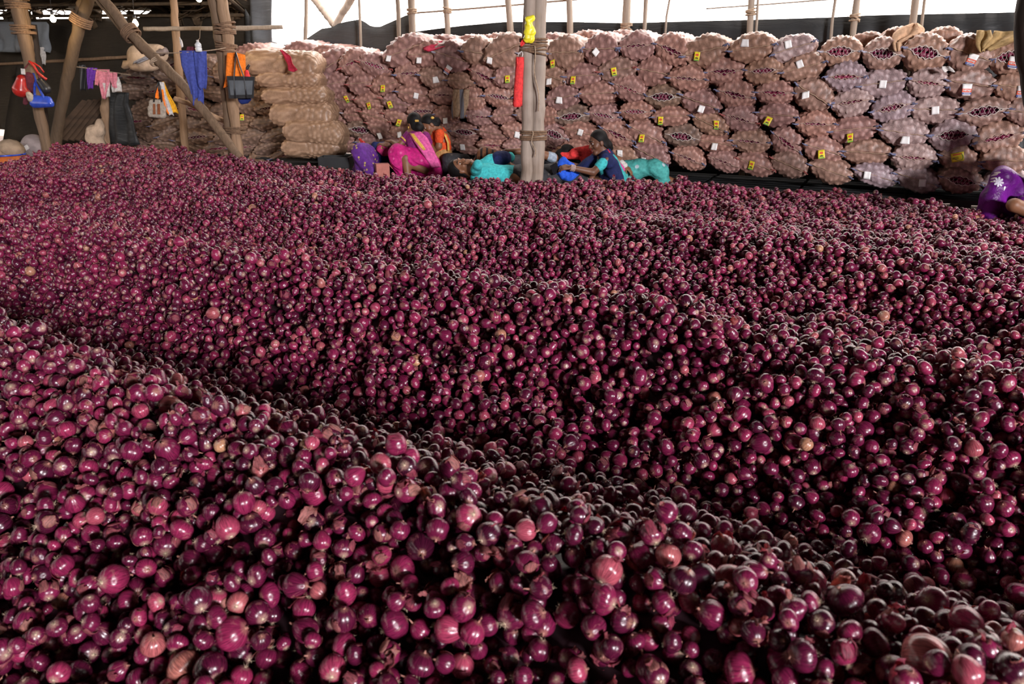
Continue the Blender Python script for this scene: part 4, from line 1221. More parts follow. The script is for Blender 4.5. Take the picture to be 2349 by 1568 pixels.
# bamboo frame in the daylight opening behind the sack wall
def wp(px, py, off): return wallat(px, py, off)
GR = 'bamboo uprights of the daylight opening'
UP = [(703, 700, 96, 9, 'thin wand-like upright nearest the grey curtain'), (824, 826, 48, 6, 'thin upright over the highest swag of the tarpaulin'), (912, 914, 40, 10, 'short upright beside the tied tarpaulin end'), (943, 947, 80, 16, 'stout upright at the tied tarpaulin end'),
      (1023, 1029, 92, 13, 'knotty upright with a knotted crossing'), (1166, 1172, 84, 15, 'upright just before the middle posts'), (1306, 1308, 88, 14, 'upright just past the middle posts'), (1438, 1436, 84, 18, 'thick upright with a frayed tie'),
      (1482, 1478, 72, 9, 'thin upright with tuft of twine'), (1536, 1527, 48, 5, 'faint slanting wand'), (1724, 1720, 80, 15, 'double upright with twine knots'), (1739, 1736, 50, 6, 'thin wand beside the double upright'), (1916, 1910, 40, 7, 'dark thin slanting rod'), (1967, 1955, 86, 15, 'leaning upright with a knot halfway'), (2121, 2117, 34, 7, 'dark thin rod')]
for i, (xt, xb, yb, wpx, lab) in enumerate(UP):
    a, b = wp(xb, yb + 160, 1.12), wp(xt, 0, 1.12)
    m_ = wp(xb, yb, 1.12); top = b + (b - m_) * (2.2 / max(.2, b[2] - m_[2]))
    top[2] = min(top[2], 4.2)
    dep = project(m_)[2]
    a[2] = max(a[2], .0) if i not in (2, 5) else max(a[2], 0)
    a = a * [1, 1, 0]
    r_ = wpx / 2 / FPX * dep
    o = pole('bamboo_pole', [a, m_, b, top], [r_, r_, r_, r_ * .9], M_BAMB, lab + ', against the sky', 'bamboo pole', GR, 8, .08, 40 + i, 22)
    if i in (3, 4, 7, 10, 13):
        lashing(o, wp(xt + (xb - xt) * .5, {3: 26, 4: 24, 7: 60, 10: 28, 13: 40}[i], 1.12), b - m_, r_ * 1.35, 4, .010, M_TWINE, .018)
o = pole('bamboo_pole', [wp(2094, 150, .85) * [1, 1, 0], wp(2092, 68, .85), wp(2100, 0, .85), wp(2122, -200, .85)], [.04, .036, .036, .034], M_BAMB, 'straight grey pole rising behind the burlap cloth', 'bamboo pole', seed=61)
pole('bamboo_rail', [wp(948, 30, 1.2), wp(1030, 24, 1.2), wp(1200, 10, 1.2), wp(1330, -2, 1.2)], .013, M_BAMB, 'thin bamboo rail tied across the uprights near the middle posts', 'bamboo pole', seed=62)
pole('bamboo_rail', [wp(1620, 20, 1.15), wp(1760, 10, 1.15), wp(1940, -4, 1.15)], .008, M_BAMB, 'very thin rail high in the opening over the right-hand sacks', 'bamboo pole', seed=63)
pole('bamboo_rail', [wp(1900, 95, 1.1), wp(1990, 91, 1.1), wp(2075, 88, 1.1)], .016, M_BAMB, 'pale rail lying along the top of the sacks before the tarpaulin', 'bamboo pole', seed=64)
# crossed struts outside the opening
pole('crossed_strut', [wp(768, 60, 2.6), wp(750, 36, 2.6), wp(722, 0, 2.6), wp(690, -50, 2.6)], [.055, .055, .055, .05], M_POLE, 'short grey strut leaning one way outside the opening', 'pole', seed=65)
pole('crossed_strut', [wp(768, 62, 2.5), wp(785, 30, 2.5), wp(805, 0, 2.5), wp(835, -50, 2.5)], [.055, .06, .06, .055], M_POLE, 'brown strut leaning the other way outside the opening', 'pole', seed=66)

# dark post close by at the edge of the picture
pole('wooden_post', [onY(2440, 900, 5.2) * [1, 1, 0], onY(2392, 330, 5.2), onY(2368, 170, 5.2), onY(2358, 70, 5.2), onY(2362, 0, 5.2), onY(2372, -200, 5.2)], [.075, .070, .070, .082, .070, .065], M_POLED, 'near-black post cut off by the edge of the picture', 'post', seed=70, knots=.02)

# black pallets under the sacks
M_PAL = plain('black_pallet', (.012, .013, .014), .55, .3, 10)
def pallet(px, lab):
    c = wallat(px, 440, 0)
    root = empty('pallet', (c[0], c[1], 0), (0, 0, WROT)); props(root, lab, 'pallet', 'black pallets under the sack wall')
    Wd = .98
    for k in range(6):
        obj('slat', mesh('slat', *box((0, .02 + .17 * k, .205), (Wd, .13, .03)), M_PAL, False), root)
    for k in (-1, 0, 1):
        obj('bearer', mesh('bearer', *box((k * (Wd / 2 - .06), .44, .105), (.11, .95, .17)), M_PAL, False), root)
    obj('bottom_board', mesh('bottom_board', *box((0, .02, .012), (Wd, .12, .022)), M_PAL, False), root)
for i in range(-7, 6):
    p = wallat(1500, 400, 0) + WDIR * (1.02 * i - 1.0)
    px = project(p)[0]
    pallet(px, f"black slatted pallet under the bottom sacks, {NTH[5 - i]} from the right end")
pr = props(empty('pallet', tuple(wallat(735, 400, -.75) * [1, 1, 0]), (0, 0, -.12)), 'black slatted pallet under the sideways stack of long sacks', 'pallet', 'black pallets under the sack wall')
for k in range(6):
    obj('slat', mesh('slat', *box((-.15, .02 + .17 * k, .205), (1.3, .13, .03)), M_PAL, False), pr)
for k in (-1, 0, 1):
    obj('bearer', mesh('bearer', *box((-.15 + k * .58, .44, .105), (.11, .95, .17)), M_PAL, False), pr)
# ------------------------------------------------------------------ soft shapes: signed distances -> smooth closed surface
def cap(a, b, ra, rb=None, k=.02):
    return ('c', np.asarray(a, float), np.asarray(b, float), ra, ra if rb is None else rb, k)
def ell(c, r, R=None, k=.02):
    return ('e', np.asarray(c, float), np.asarray(r, float), np.eye(3) if R is None else np.asarray(R, float), k)
def soft(name, prims, h, mat, parent=None, cut=None, warp=None, attrs=True, origin=None):
    """one continuous skin round all PRIMS; CUT: list of (point, normal) half spaces removed"""
    lo, hi = np.full(3, 1e9), np.full(3, -1e9)
    for p in prims:
        if p[0] == 'c':
            r = max(p[3], p[4]); lo = np.minimum(lo, np.minimum(p[1], p[2]) - r); hi = np.maximum(hi, np.maximum(p[1], p[2]) + r)
        else:
            r = max(p[2]); lo = np.minimum(lo, p[1] - r); hi = np.maximum(hi, p[1] + r)
    lo -= 4 * h; hi += 4 * h
    n = np.ceil((hi - lo) / h).astype(int) + 1
    D = np.full(n, 9.0, np.float32)
    ax = [lo[i] + h * np.arange(n[i]) for i in range(3)]
    for p in prims:
        k = p[-1]
        if p[0] == 'c':
            r = max(p[3], p[4]); l_, h_ = np.minimum(p[1], p[2]) - r - 2 * k - 3 * h, np.maximum(p[1], p[2]) + r + 2 * k + 3 * h
        else:
            r = max(p[2]); l_, h_ = p[1] - r - 2 * k - 3 * h, p[1] + r + 2 * k + 3 * h
        i0 = np.maximum(np.floor((l_ - lo) / h).astype(int), 0); i1 = np.minimum(np.ceil((h_ - lo) / h).astype(int) + 1, n)
        sl = tuple(slice(a, b) for a, b in zip(i0, i1))
        X = ax[0][sl[0]][:, None, None]; Y = ax[1][sl[1]][None, :, None]; Z = ax[2][sl[2]][None, None, :]
        if p[0] == 'c':
            a, b = p[1], p[2]; ab = b - a; L = ab @ ab + 1e-12
            t = np.clip(((X - a[0]) * ab[0] + (Y - a[1]) * ab[1] + (Z - a[2]) * ab[2]) / L, 0, 1)
            d = np.sqrt((X - a[0] - t * ab[0]) ** 2 + (Y - a[1] - t * ab[1]) ** 2 + (Z - a[2] - t * ab[2]) ** 2) - (p[3] + (p[4] - p[3]) * t)
        else:
            c, r3, R = p[1], p[2], p[3]
            q = [(X - c[0]) * R[0, i] + (Y - c[1]) * R[1, i] + (Z - c[2]) * R[2, i] for i in range(3)]
            k0 = np.sqrt((q[0] / r3[0]) ** 2 + (q[1] / r3[1]) ** 2 + (q[2] / r3[2]) ** 2)
            k1 = np.sqrt((q[0] / r3[0] ** 2) ** 2 + (q[1] / r3[1] ** 2) ** 2 + (q[2] / r3[2] ** 2) ** 2) + 1e-9
            d = k0 * (k0 - 1) / k1
        B = D[sl]
        hh = np.clip(.5 + .5 * (B - d) / k, 0, 1)
        D[sl] = B * (1 - hh) + d * hh - k * hh * (1 - hh)
    if cut:
        X = ax[0][:, None, None]; Y = ax[1][None, :, None]; Z = ax[2][None, None, :]
        for (c, nn) in cut:
            d = (X - c[0]) * nn[0] + (Y - c[1]) * nn[1] + (Z - c[2]) * nn[2]
            D = np.maximum(D, d)
    D[0], D[-1] = 9, 9; D[:, 0], D[:, -1] = 9, 9; D[:, :, 0], D[:, :, -1] = 9, 9
    S = D < 0
    s8 = np.zeros(np.array(D.shape) - 1, np.int8)
    for i in (0, 1):
        for j in (0, 1):
            for q in (0, 1):
                s8 += S[i:S.shape[0] - 1 + i, j:S.shape[1] - 1 + j, q:S.shape[2] - 1 + q]
    C = np.argwhere((s8 > 0) & (s8 < 8))
    idx = np.full(s8.shape, -1, np.int64); idx[tuple(C.T)] = np.arange(len(C))
    acc = np.zeros((len(C), 3)); cnt = np.zeros(len(C))
    for a in range(3):
        o1, o2 = [(b) for b in range(3) if b != a]
        for u in (0, 1):
            for v in (0, 1):
                p0 = C.copy(); p0[:, o1] += u; p0[:, o2] += v
                p1 = p0.copy(); p1[:, a] += 1
                d0, d1 = D[tuple(p0.T)].astype(float), D[tuple(p1.T)].astype(float)
                m = (d0 < 0) != (d1 < 0)
                t = np.where(m, d0 / np.where(d0 == d1, 1, d0 - d1), 0)
                pos = p0.astype(float); pos[:, a] += t
                acc[m] += pos[m]; cnt[m] += 1
    V = lo + h * acc / cnt[:, None]
    F = []
    for a in range(3):
        b, c = (a + 1) % 3, (a + 2) % 3
        sl0 = [slice(None)] * 3; sl1 = [slice(None)] * 3; sl0[a] = slice(0, -1); sl1[a] = slice(1, None)
        s0, s1 = S[tuple(sl0)], S[tuple(sl1)]
        E = np.argwhere(s0 != s1)
        E = E[(E[:, b] > 0) & (E[:, c] > 0) & (E[:, b] < S.shape[b] - 1) & (E[:, c] < S.shape[c] - 1)]
        q = []
        for (u, v) in ((-1, -1), (0, -1), (0, 0), (-1, 0)):
            w_ = E.copy(); w_[:, b] += u; w_[:, c] += v
            q.append(idx[tuple(w_.T)])
        q = np.stack(q, 1)
        inside0 = s0[tuple(E.T)]
        q = np.where(inside0[:, None], q, q[:, ::-1])
        F.append(q)
    F = np.concatenate(F)
    if warp is not None: V = warp(V)
    org = np.zeros(3) if origin is None else np.asarray(origin, float)
    me = bpy.data.meshes.new(name)
    V = V - org
    me.vertices.add(len(V)); me.vertices.foreach_set('co', V.astype(np.float32).ravel())
    me.loops.add(F.size); me.loops.foreach_set('vertex_index', F.astype(np.int32).ravel())
    me.polygons.add(len(F)); me.polygons.foreach_set('loop_start', np.arange(0, F.size, 4, dtype=np.int32))
    me.polygons.foreach_set('use_smooth', [True] * len(F))
    me.update(calc_edges=True); me.validate()
    me.materials.append(mat)
    return obj(name, me, parent, org if parent is None else None)

def fold_warp(amp, fr, seed):
    def f(V):
        n = smoothnoise(V[:, 0] * fr + V[:, 2] * fr * .4, V[:, 2] * fr * .6 - V[:, 1] * fr, seed)
        return V + np.stack([n * .3, n * .6, n * .5], 1) * amp
    return f

# ------------------------------------------------------------------ hung cloth
def hang(name, rows, Y, mat, amp=.02, folds=3.0, seed=0, parent=None, nx=14, ny=16, thick=.004, dY=None):
    """cloth hanging through photo rows (y, x left, x right) at distance Y"""
    rows = np.array(rows, float)
    ys = np.linspace(rows[0, 0], rows[-1, 0], ny)
    xl = np.interp(ys, rows[:, 0], rows[:, 1]); xr = np.interp(ys, rows[:, 0], rows[:, 2])
    P = np.zeros((ny, nx, 3))
    for i in range(ny):
        s = i / (ny - 1)
        for j in range(nx):
            u = j / (nx - 1)
            p = at(xl[i] * (1 - u) + xr[i] * u, ys[i] + 1.5 * math.sin(u * 6 + seed) * s, Y + (dY(s, u) if dY else 0))
            p[1] += amp * (.35 + .65 * s) * math.sin(u * folds * 6.28 + seed + 1.2 * s) + amp * .4 * math.sin(u * 11 + s * 5 + seed * 2)
            P[i, j] = p
    V, F = grid(P, thick)
    c = V.mean(0)
    o = obj(name, mesh(name, V - (c if parent is None else np.array(parent.location)), F, mat), parent, c if parent is None else None)
    return o

YT = 9.05
C_ = lambda n, c, **k: cloth(n, c, **k)
M_BLUE = C_('blue_cotton', (.055, .075, .30)); M_PURP = C_('purple_cotton', (.13, .035, .32)); M_PINK = C_('pink_cotton', (.62, .22, .27)); M_WHITE = C_('white_cotton', (.55, .52, .49))
M_ORANGE = C_('orange_cloth', (.90, .20, .02)); M_RED = C_('red_cloth', (.68, .045, .045)); M_CRIM = C_('crimson_net', (.42, .02, .055)); M_YEL = C_('yellow_cloth', (.75, .38, .02)); M_MAR = C_('maroon_cloth', (.10, .02, .03))
M_YELP = plain('yellow_plastic', (.80, .70, .03), .35, .12, 14); M_REDP = plain('red_plastic', (.38, .018, .014), .3, .3, 14); M_BLUEP = plain('blue_plastic', (.03, .07, .42), .25, .25, 14)
M_BLACKL = plain('black_leatherette', (.018, .018, .020), .4, .2, 14); M_GREYP = plain('grey_clear_panel', (.10, .11, .12), .22, .3, 6); M_BEIGE = C_('beige_canvas', (.36, .31, .25)); M_BRN = C_('rust_brown_panel', (.22, .075, .03))
M_BURL = C_('burlap', (.42, .26, .16), scale=25); M_BURLO = C_('olive_burlap', (.33, .22, .095), scale=25); M_NAVYP = plain('navy_plastic', (.015, .03, .14), .35, .2)

tr = hang('trousers', [(116, 411, 447), (150, 416, 449), (180, 428, 452), (210, 437, 458), (241, 441, 456)], YT, M_BLUE, .018, 1.2, 1)
props(tr, 'blue cotton trousers hung over a line with one leg shorter', 'trousers')
hang('leg', [(117, 444, 473), (150, 447, 475), (175, 450, 476), (196, 454, 474), (204, 461, 472)], YT - .02, M_BLUE, .018, 1.0, 2, tr)
hang('leg', [(200, 452, 466), (220, 455, 468), (240, 454, 468)], YT + .01, M_BLUE, .012, 1.0, 3, tr)
ln = [onY(532, 107, 9.2), onY(500, 113, YT), onY(470, 117, YT), onY(411, 121, YT), onY(370, 122, 9.2), onY(338, 121, 9.25)]
props(obj('clothes_line', MB().add(*tube(ln, .006, 5)).mesh('clothes_line', M_TWINE)), 'brown cord strung between the twin posts and the slanting pole', 'cord')
props(hang('maroon_rag', [(107, 430, 447), (114, 428, 452), (121, 428, 454)], YT + .06, M_MAR, .012, 1, 5), 'small dark maroon rag folded over the cord behind the blue trousers', 'rag')
props(hang('white_rag', [(85, 411, 413), (96, 412, 418), (109, 416, 420)], YT + .5, M_WHITE, .006, 1, 6), 'narrow white rag hanging beside the slender upright post', 'rag')
# bottle on a string
def lathe(prof, seg=14):
    a = np.linspace(0, 2 * np.pi, seg, endpoint=False)
    V = np.concatenate([np.stack([np.cos(a) * r, np.sin(a) * r, np.full(seg, z)], 1) for r, z in prof]); n = len(prof)
    F = [(i * seg + j, i * seg + (j + 1) % seg, (i + 1) * seg + (j + 1) % seg, (i + 1) * seg + j) for i in range(n - 1) for j in range(seg)]
    F += [tuple(range(seg))[::-1], tuple(range((n - 1) * seg, n * seg))]
    return V, F
M_PET = plain('cloudy_bottle_plastic', (.55, .57, .58), .2, .1, 10)
bt = props(obj('water_bottle', mesh('water_bottle', *lathe([(.03, -.05), (.036, -.045), (.036, -.01), (.030, -.004), (.036, .002), (.035, .03), (.02, .048), (.013, .052), (.013, .06)]), M_PET), None, onY(455, 108, YT - .05)), 'small cloudy plastic bottle hung above the blue trousers', 'bottle')
obj('cap', mesh('cap', *lathe([(.015, .056), (.015, .074)]), M_WHITE), bt)
obj('string', MB().add(*tube([np.zeros(3) + [0, 0, .07], onY(458, 88, YT) - onY(455, 108, YT - .05), onY(459, 67, YT) - onY(455, 108, YT - .05)], .004, 4)).mesh('string', M_TWINE), bt)
# the far clothes line
YF = 11.6
props(obj('clothes_line', MB().add(*tube([onY(150, 150, YF), onY(198, 156, YF), onY(240, 163, YF), onY(300, 172, YF)], .008, 5)).mesh('clothes_line', M_TWINE)), 'dim cord in the dark end carrying the purple and pink clothes', 'cord')
g = hang('purple_garment', [(155, 197, 214), (180, 199, 213), (204, 200, 213)], YF, M_PURP, .02, 1, 7); props(g, 'purple trousers folded over the far cord', 'trousers')
hang('leg', [(156, 211, 222), (170, 213, 221), (186, 215, 219)], YF + .02, M_PURP, .02, 1, 8, g)
g = hang('pink_shirt', [(159, 221, 252), (180, 224, 252), (197, 228, 252), (212, 233, 246), (226, 238, 241)], YF, M_PINK, .025, 1.6, 9); props(g, 'pink shirt drying on the far cord', 'shirt')
hang('sleeve', [(163, 220, 229), (180, 220, 229), (196, 219, 227)], YF - .015, M_PINK, .02, 1, 10, g)
hang('sleeve', [(166, 248, 268), (185, 254, 269), (201, 258, 271)], YF - .015, M_PINK, .02, 1.4, 11, g)
props(hang('white_cloth', [(190, 236, 253), (205, 237, 252), (223, 239, 251)], YF + .005, M_WHITE, .02, 1, 12), 'off-white cloth hanging below the pink shirt', 'cloth')
props(hang('white_cloth', [(176, 266, 272), (195, 254, 277), (211, 256, 279)], YF + .005, M_WHITE, .02, 1, 13), 'off-white cloth spread out at the end of the far cord', 'cloth')
props(hang('pale_rag', [(108, 90, 100), (128, 92, 106), (148, 95, 104)], wallat(96, 110, 1.0)[1] - .03, M_WHITE, .015, 1, 14), 'pale rag dangling under the grey sheet', 'rag')
props(hang('dark_cloth', [(148, 182, 196), (180, 183, 200), (208, 186, 198)], YF + .3, M_BLACKL, .03, 1, 15), 'black cloth on the far cord next to the purple trousers', 'cloth')

# ------------------------------------------------------------------ bags on the poles
def strap(pts, w_, mat, name='strap', parent=None, r=None):
    P = np.asarray(pts, float)
    return obj(name, MB().add(*tube(P - np.array(parent.location), w_, 6, squash=.5)).mesh(name, mat), parent)
YB_ = 8.95
def bag_soft(name, prims, mat, label, cat, h=.012, warp=None):
    c = np.mean([p[1] for p in prims], 0)
    o = soft(name, prims, h, mat, None, None, warp, origin=c)
    return props(o, label, cat)
# orange cloth bag
ob = hang('orange_bag', [(121, 521, 541), (124, 520, 562), (150, 519, 563), (178, 517, 563), (200, 512, 530)], YB_ + .02, M_ORANGE, .012, 1.0, 20); props(ob, 'bright orange cloth bag hung behind the black tote', 'bag')
# black tote with a grey panel
c0 = onY(552, 200, YB_ - .06)
q = lambda x, y, d=0: onY(x, y, YB_ - .06 + d) - c0
tote = obj('tote_bag', None, None, c0); props(tote, 'black tote bag with clear grey side panel on the twin post', 'tote bag')
V, F = [], []
fr = [(520, 174), (584, 176), (582, 225), (525, 226)]
Vt = np.array([q(x, y, -.05) for x, y in fr] + [q(x, y, .10) for x, y in fr])
mb_ = MB().add(Vt, [(0, 1, 2, 3), (7, 6, 5, 4), (0, 4, 5, 1), (1, 5, 6, 2), (2, 6, 7, 3), (3, 7, 4, 0)])
obj('body', mb_.mesh('body', M_BLACKL, False), tote)
pn = [(524, 184), (580, 185), (578, 217), (529, 218)]
V2 = np.array([q(x, y, -.062) for x, y in pn] + [q(x, y, -.045) for x, y in pn])
obj('grey_panel', MB().add(V2, [(0, 1, 2, 3), (7, 6, 5, 4), (0, 4, 5, 1), (1, 5, 6, 2), (2, 6, 7, 3), (3, 7, 4, 0)]).mesh('grey_panel', M_GREYP, False), tote)
for pts in ([(540, 226), (538, 200), (537, 176), (539, 150), (541, 120)], [(566, 225), (563, 200), (559, 176), (549, 148), (541, 120)]):
    strap([onY(x, y, YB_ - .14 + .0006 * (226 - y)) for x, y in pts], .014, M_BLACKL, 'strap', tote)
props(bag_soft('red_pouch', [cap(onY(566, 164, YB_ + .01), onY(568, 176, YB_ + .01), .022, .03)], M_RED, 'small red pouch poking out of the black tote', 'pouch'))
o = bag_soft('black_bottle', [cap(onY(566, 158, YB_ + .05), onY(571, 150, YB_ + .05), .018, .014, .005)], M_BLACKL, 'black bottle top sticking out beside the red pouch', 'bottle', .006)
bag_soft('navy_bag', [cap(onY(552, 227, YB_ + .05), onY(571, 226, YB_ + .05), .035, .03), cap(onY(555, 234, YB_ + .05), onY(567, 233, YB_ + .05), .028, .022)], M_NAVYP, 'dark blue plastic bag hanging below the black tote', 'bag')
# beige and brown handbag and the striped scarves on the slanting pole
YH = 9.05
hb = bag_soft('beige_handbag', [cap(onY(346, 262, YH), onY(374, 264, YH), .035, .04, .03), cap(onY(350, 236, YH), onY(368, 236, YH), .04, .04, .03), cap(onY(348, 250, YH), onY(373, 250, YH), .045, .045, .03)], M_BEIGE, 'beige handbag with rust brown panels on the slanting pole', 'handbag')
for x0, x1 in ((351, 356), (361, 367)):
    Vp = np.array([onY(a, b, YH - d) for a, b, d in ((x0, 238, .068), (x1, 238, .068), (x1 + 1, 262, .06), (x0, 262, .06), (x0, 238, .03), (x1, 238, .03), (x1 + 1, 262, .03), (x0, 262, .03))]) - np.array(hb.location)
    obj('brown_panel', MB().add(Vp, [(0, 1, 2, 3), (7, 6, 5, 4), (0, 4, 5, 1), (1, 5, 6, 2), (2, 6, 7, 3), (3, 7, 4, 0)]).mesh('brown_panel', M_BRN, False), hb)
for pts in ([(353, 234), (355, 215), (360, 198), (364, 187)], [(371, 234), (370, 215), (367, 198), (364, 187)]):
    strap([onY(x, y, YH - .05) for x, y in pts], .013, M_BLACKL, 'strap', hb)
M_STR = plain('orange_white_print', (.70, .66, .62), .6, .05); 
sc = hang('white_scarf', [(188, 366, 376), (215, 371, 381), (240, 377, 391), (264, 389, 399)], YH + .03, M_WHITE, .012, 1, 21); props(sc, 'white scarf with an orange edge draped on the slanting pole', 'scarf')
hang('orange_edge', [(205, 370, 374), (225, 372, 378), (245, 377, 384), (262, 387, 391)], YH + .015, M_ORANGE, .010, 1, 21, sc)
props(hang('yellow_scarf', [(187, 372, 377), (215, 379, 388), (240, 388, 403), (259, 398, 411)], YH + .06, M_YEL, .012, 1, 22), 'mustard yellow scarf hanging beside the white one', 'scarf')
props(hang('white_rag', [(200, 358, 361), (212, 356, 364), (226, 356, 366)], YH + .05, M_ORANGE, .01, 1, 23), 'orange striped cloth behind the handles of the beige handbag', 'cloth')
# red and blue handbags on the post at the far side
YM = 10.15
rb = bag_soft('red_bag', [cap(onY(50, 182, YM), onY(48, 205, YM), .06, .10, .05), cap(onY(42, 208, YM), onY(62, 211, YM), .05, .045, .03)], M_REDP, 'shiny red plastic bag hanging from the pale split post', 'bag', .014)
strap([onY(52, 178, YM), onY(54, 160, YM + .05), onY(66, 145, YM + .19)], .012, M_MAR, 'strap', rb)
bb = bag_soft('blue_handbag', [cap(onY(80, 237, YM - .1), onY(116, 238, YM - .1), .06, .045, .04), cap(onY(82, 226, YM - .1), onY(112, 227, YM - .1), .045, .035, .04)], M_BLUEP, 'glossy bright blue handbag with long straps on the pale split post', 'handbag', .014)
for pts in ([(80, 224), (79, 205), (80, 186), (76, 168)], [(101, 224), (91, 205), (83, 188), (76, 168)]):
    strap([onY(x, y, YM - .13 + .0053 * (224 - y)) for x, y in pts], .016, M_BLUEP, 'strap', bb)
bag_soft('clear_pouch', [cap(onY(66, 216, YM - .12), onY(72, 226, YM - .12), .035, .05, .03)], M_BEIGE, 'crinkled clear pouch of brownish things between red and blue bags', 'pouch', .014)
kb = bag_soft('black_bag', [cap(onY(94, 188, YM), onY(106, 204, YM), .05, .06, .04)], M_BLACKL, 'small black shoulder bag behind the blue handbag', 'bag', .014)
strap([onY(94, 184, YM), onY(84, 165, YM + .08), onY(72, 146, YM + .18)], .010, M_MAR, 'strap', kb)
bag_soft('maroon_bag', [cap(onY(66, 176, YM + .05), onY(68, 200, YM + .05), .06, .07, .04), cap(onY(60, 222, YM + .1), onY(58, 236, YM + .1), .03, .03, .04)], M_MAR, 'dark maroon cloth bag behind the red plastic bag', 'bag', .014)
o = props(obj('red_rope', MB().add(*tube([onY(66, 140, YM), onY(78, 152, YM), onY(86, 166, YM), onY(98, 176, YM), onY(107, 182, YM)], .016, 6)).add(*tube([onY(66, 140, YM + .05), onY(80, 146, YM + .05), onY(92, 154, YM + .05), onY(101, 166, YM + .05)], .010, 6)).mesh('red_rope', M_REDP)), 'tangle of red cord looped on the pale split post', 'rope')
V_, F_ = box((0, 0, 0), (.05, .01, .07)); props(obj('white_card', mesh('white_card', V_, F_, M_WHITE, False), None, onY(53, 164, YM - .05), (0, .12, 0)), 'little white card hanging over the red plastic bag', 'card')

# ------------------------------------------------------------------ bags and cloths at the middle posts and on the sacks
yb = bag_soft('yellow_bag', [cap(onY(1211, 44, 7.41), onY(1221, 42, 7.41), .030, .028, .02), cap(onY(1213, 58, 7.41), onY(1218, 64, 7.41), .040, .030, .02), cap(onY(1210, 74, 7.41), onY(1221, 74, 7.41), .034, .034, .02), cap(onY(1209, 88, 7.41), onY(1219, 88, 7.41), .034, .034, .012)], M_YELP, 'yellow plastic bag tied round the thinner middle post', 'bag', .010, fold_warp(.010, 30, 3))
rd = hang('red_cloth_bag', [(131, 1183, 1201), (160, 1182, 1201), (200, 1179, 1200), (244, 1176, 1198)], 7.42, M_RED, .012, 1.6, 24, thick=.03); props(rd, 'long red cloth bag hanging beside the middle posts', 'bag')
obj('handle', MB().add(*tube([onY(1188, 132, 7.42), onY(1190, 122, 7.41), onY(1197, 118, 7.41), onY(1199, 124, 7.42), onY(1197, 132, 7.42)], .006, 6)).mesh('handle', M_WHITE), rd, -np.array(rd.location))
o = hang('strap', [(90, 1198, 1206), (100, 1193, 1204), (106, 1194, 1199)], 7.42, M_RED, .006, 1, 25, rd)
def drape(name, rows, off, mat, label, cat='cloth', amp=.015, folds=2.0, seed=0, lean=0.0):
    rows = np.array(rows, float); ny, nx = 14, 12
    ys = np.linspace(rows[0, 0], rows[-1, 0], ny); xl = np.interp(ys, rows[:, 0], rows[:, 1]); xr = np.interp(ys, rows[:, 0], rows[:, 2])
    P = np.zeros((ny, nx, 3))
    for i in range(ny):
        for j in range(nx):
            s, u = i / (ny - 1), j / (nx - 1)
            P[i, j] = wallat(xl[i] * (1 - u) + xr[i] * u, ys[i] + 2.0 * math.sin(u * 7 + seed) * s, off + lean * (1 - s)) - WIN * amp * (math.sin(u * folds * 6.28 + seed + s) + .5 * math.sin(s * 8 + u * 5 + seed))
    V, F = grid(P, .006); c = V.mean(0)
    return props(obj(name, mesh(name, V - c, F, mat), None, c), label, cat)
M_SC = cloth('striped_cloth', (.44, .31, .20), stripes=(7.0, (.20, .21, .25), 0, .35))
drape('striped_cloth', [(205, 1042, 1077), (235, 1037, 1073), (270, 1037, 1066)], -.10, M_SC, 'tan cloth with grey stripes hanging down over the sacks', amp=.018, folds=2.5, seed=2)
drape('crimson_net', [(94, 985, 1022), (103, 975, 1036), (112, 970, 1006), (117, 972, 988)], -.10, M_CRIM, 'folded crimson net lying on a top row sack', 'net', .014, 2, 3, .25)
drape('crimson_net', [(115, 640, 650), (130, 650, 668), (148, 658, 674), (163, 659, 684)], -.75, M_CRIM, 'crimson net strip hanging over the topmost long sack', 'net', .012, 1.5, 4, .2)
drape('burlap_cloth', [(54, 2092, 2106), (66, 2062, 2122), (80, 2048, 2120), (96, 2047, 2070), (118, 2052, 2066)], -.08, M_BURL, 'thin tan burlap thrown over the top sacks, one corner peaked up', amp=.03, folds=2, seed=5, lean=.35)
drape('burlap_cloth', [(70, 2242, 2272), (85, 2239, 2276), (104, 2240, 2262), (119, 2246, 2258)], -.14, M_BURLO, 'olive burlap scrap hanging in a point over a top sack', amp=.02, folds=1.5, seed=6, lean=.10)
drape('burlap_cloth', [(72, 2280, 2342), (84, 2274, 2345), (98, 2264, 2318), (116, 2250, 2272)], -.12, M_BURLO, 'olive burlap twisted in a long roll along the top sacks', amp=.03, folds=1.5, seed=7, lean=.15)
drape('white_tag_sheet', [(152, 2160, 2178), (158, 2160, 2186), (164, 2166, 2190)], -.12, M_WHITE, 'folded white paper lying between the top two rows', 'paper', .01, 1, 8)

# ------------------------------------------------------------------ loose sacks and tubs at the dark end
M_PALE = C_('pale_sackcloth', (.44, .33, .24), scale=10); M_GREYS = C_('grey_woven_sack', (.27, .22, .21), scale=10); M_TANS = C_('tan_cloth_sack', (.30, .22, .15), scale=10)
ps = bag_soft('pale_sack', [cap(onY(318, 128, 11.3), onY(362, 124, 11.3), .15, .13, .06), cap(onY(312, 146, 11.2), onY(350, 146, 11.2), .11, .10, .06)], M_PALE, 'pale tied cloth sack with grey bands on top of the dusty sacks', 'sack', .018, fold_warp(.015, 9, 4))
obj('knot', MB().add(*tube(np.array([onY(306, 142, 11.2), onY(297, 146, 11.15), onY(288, 148, 11.15), onY(282, 156, 11.15)]) - np.array(ps.location), [.07, .045, .06, .03], 9, jitter=.1)).mesh('knot', M_PALE), ps)
obj('knot', MB().add(*tube(np.array([onY(366, 122, 11.25), onY(376, 118, 11.2), onY(383, 116, 11.2)]) - np.array(ps.location), [.07, .035, .05], 9, jitter=.12)).mesh('knot', M_GREYS), ps)
M_BAND = C_('grey_band', (.22, .22, .25))
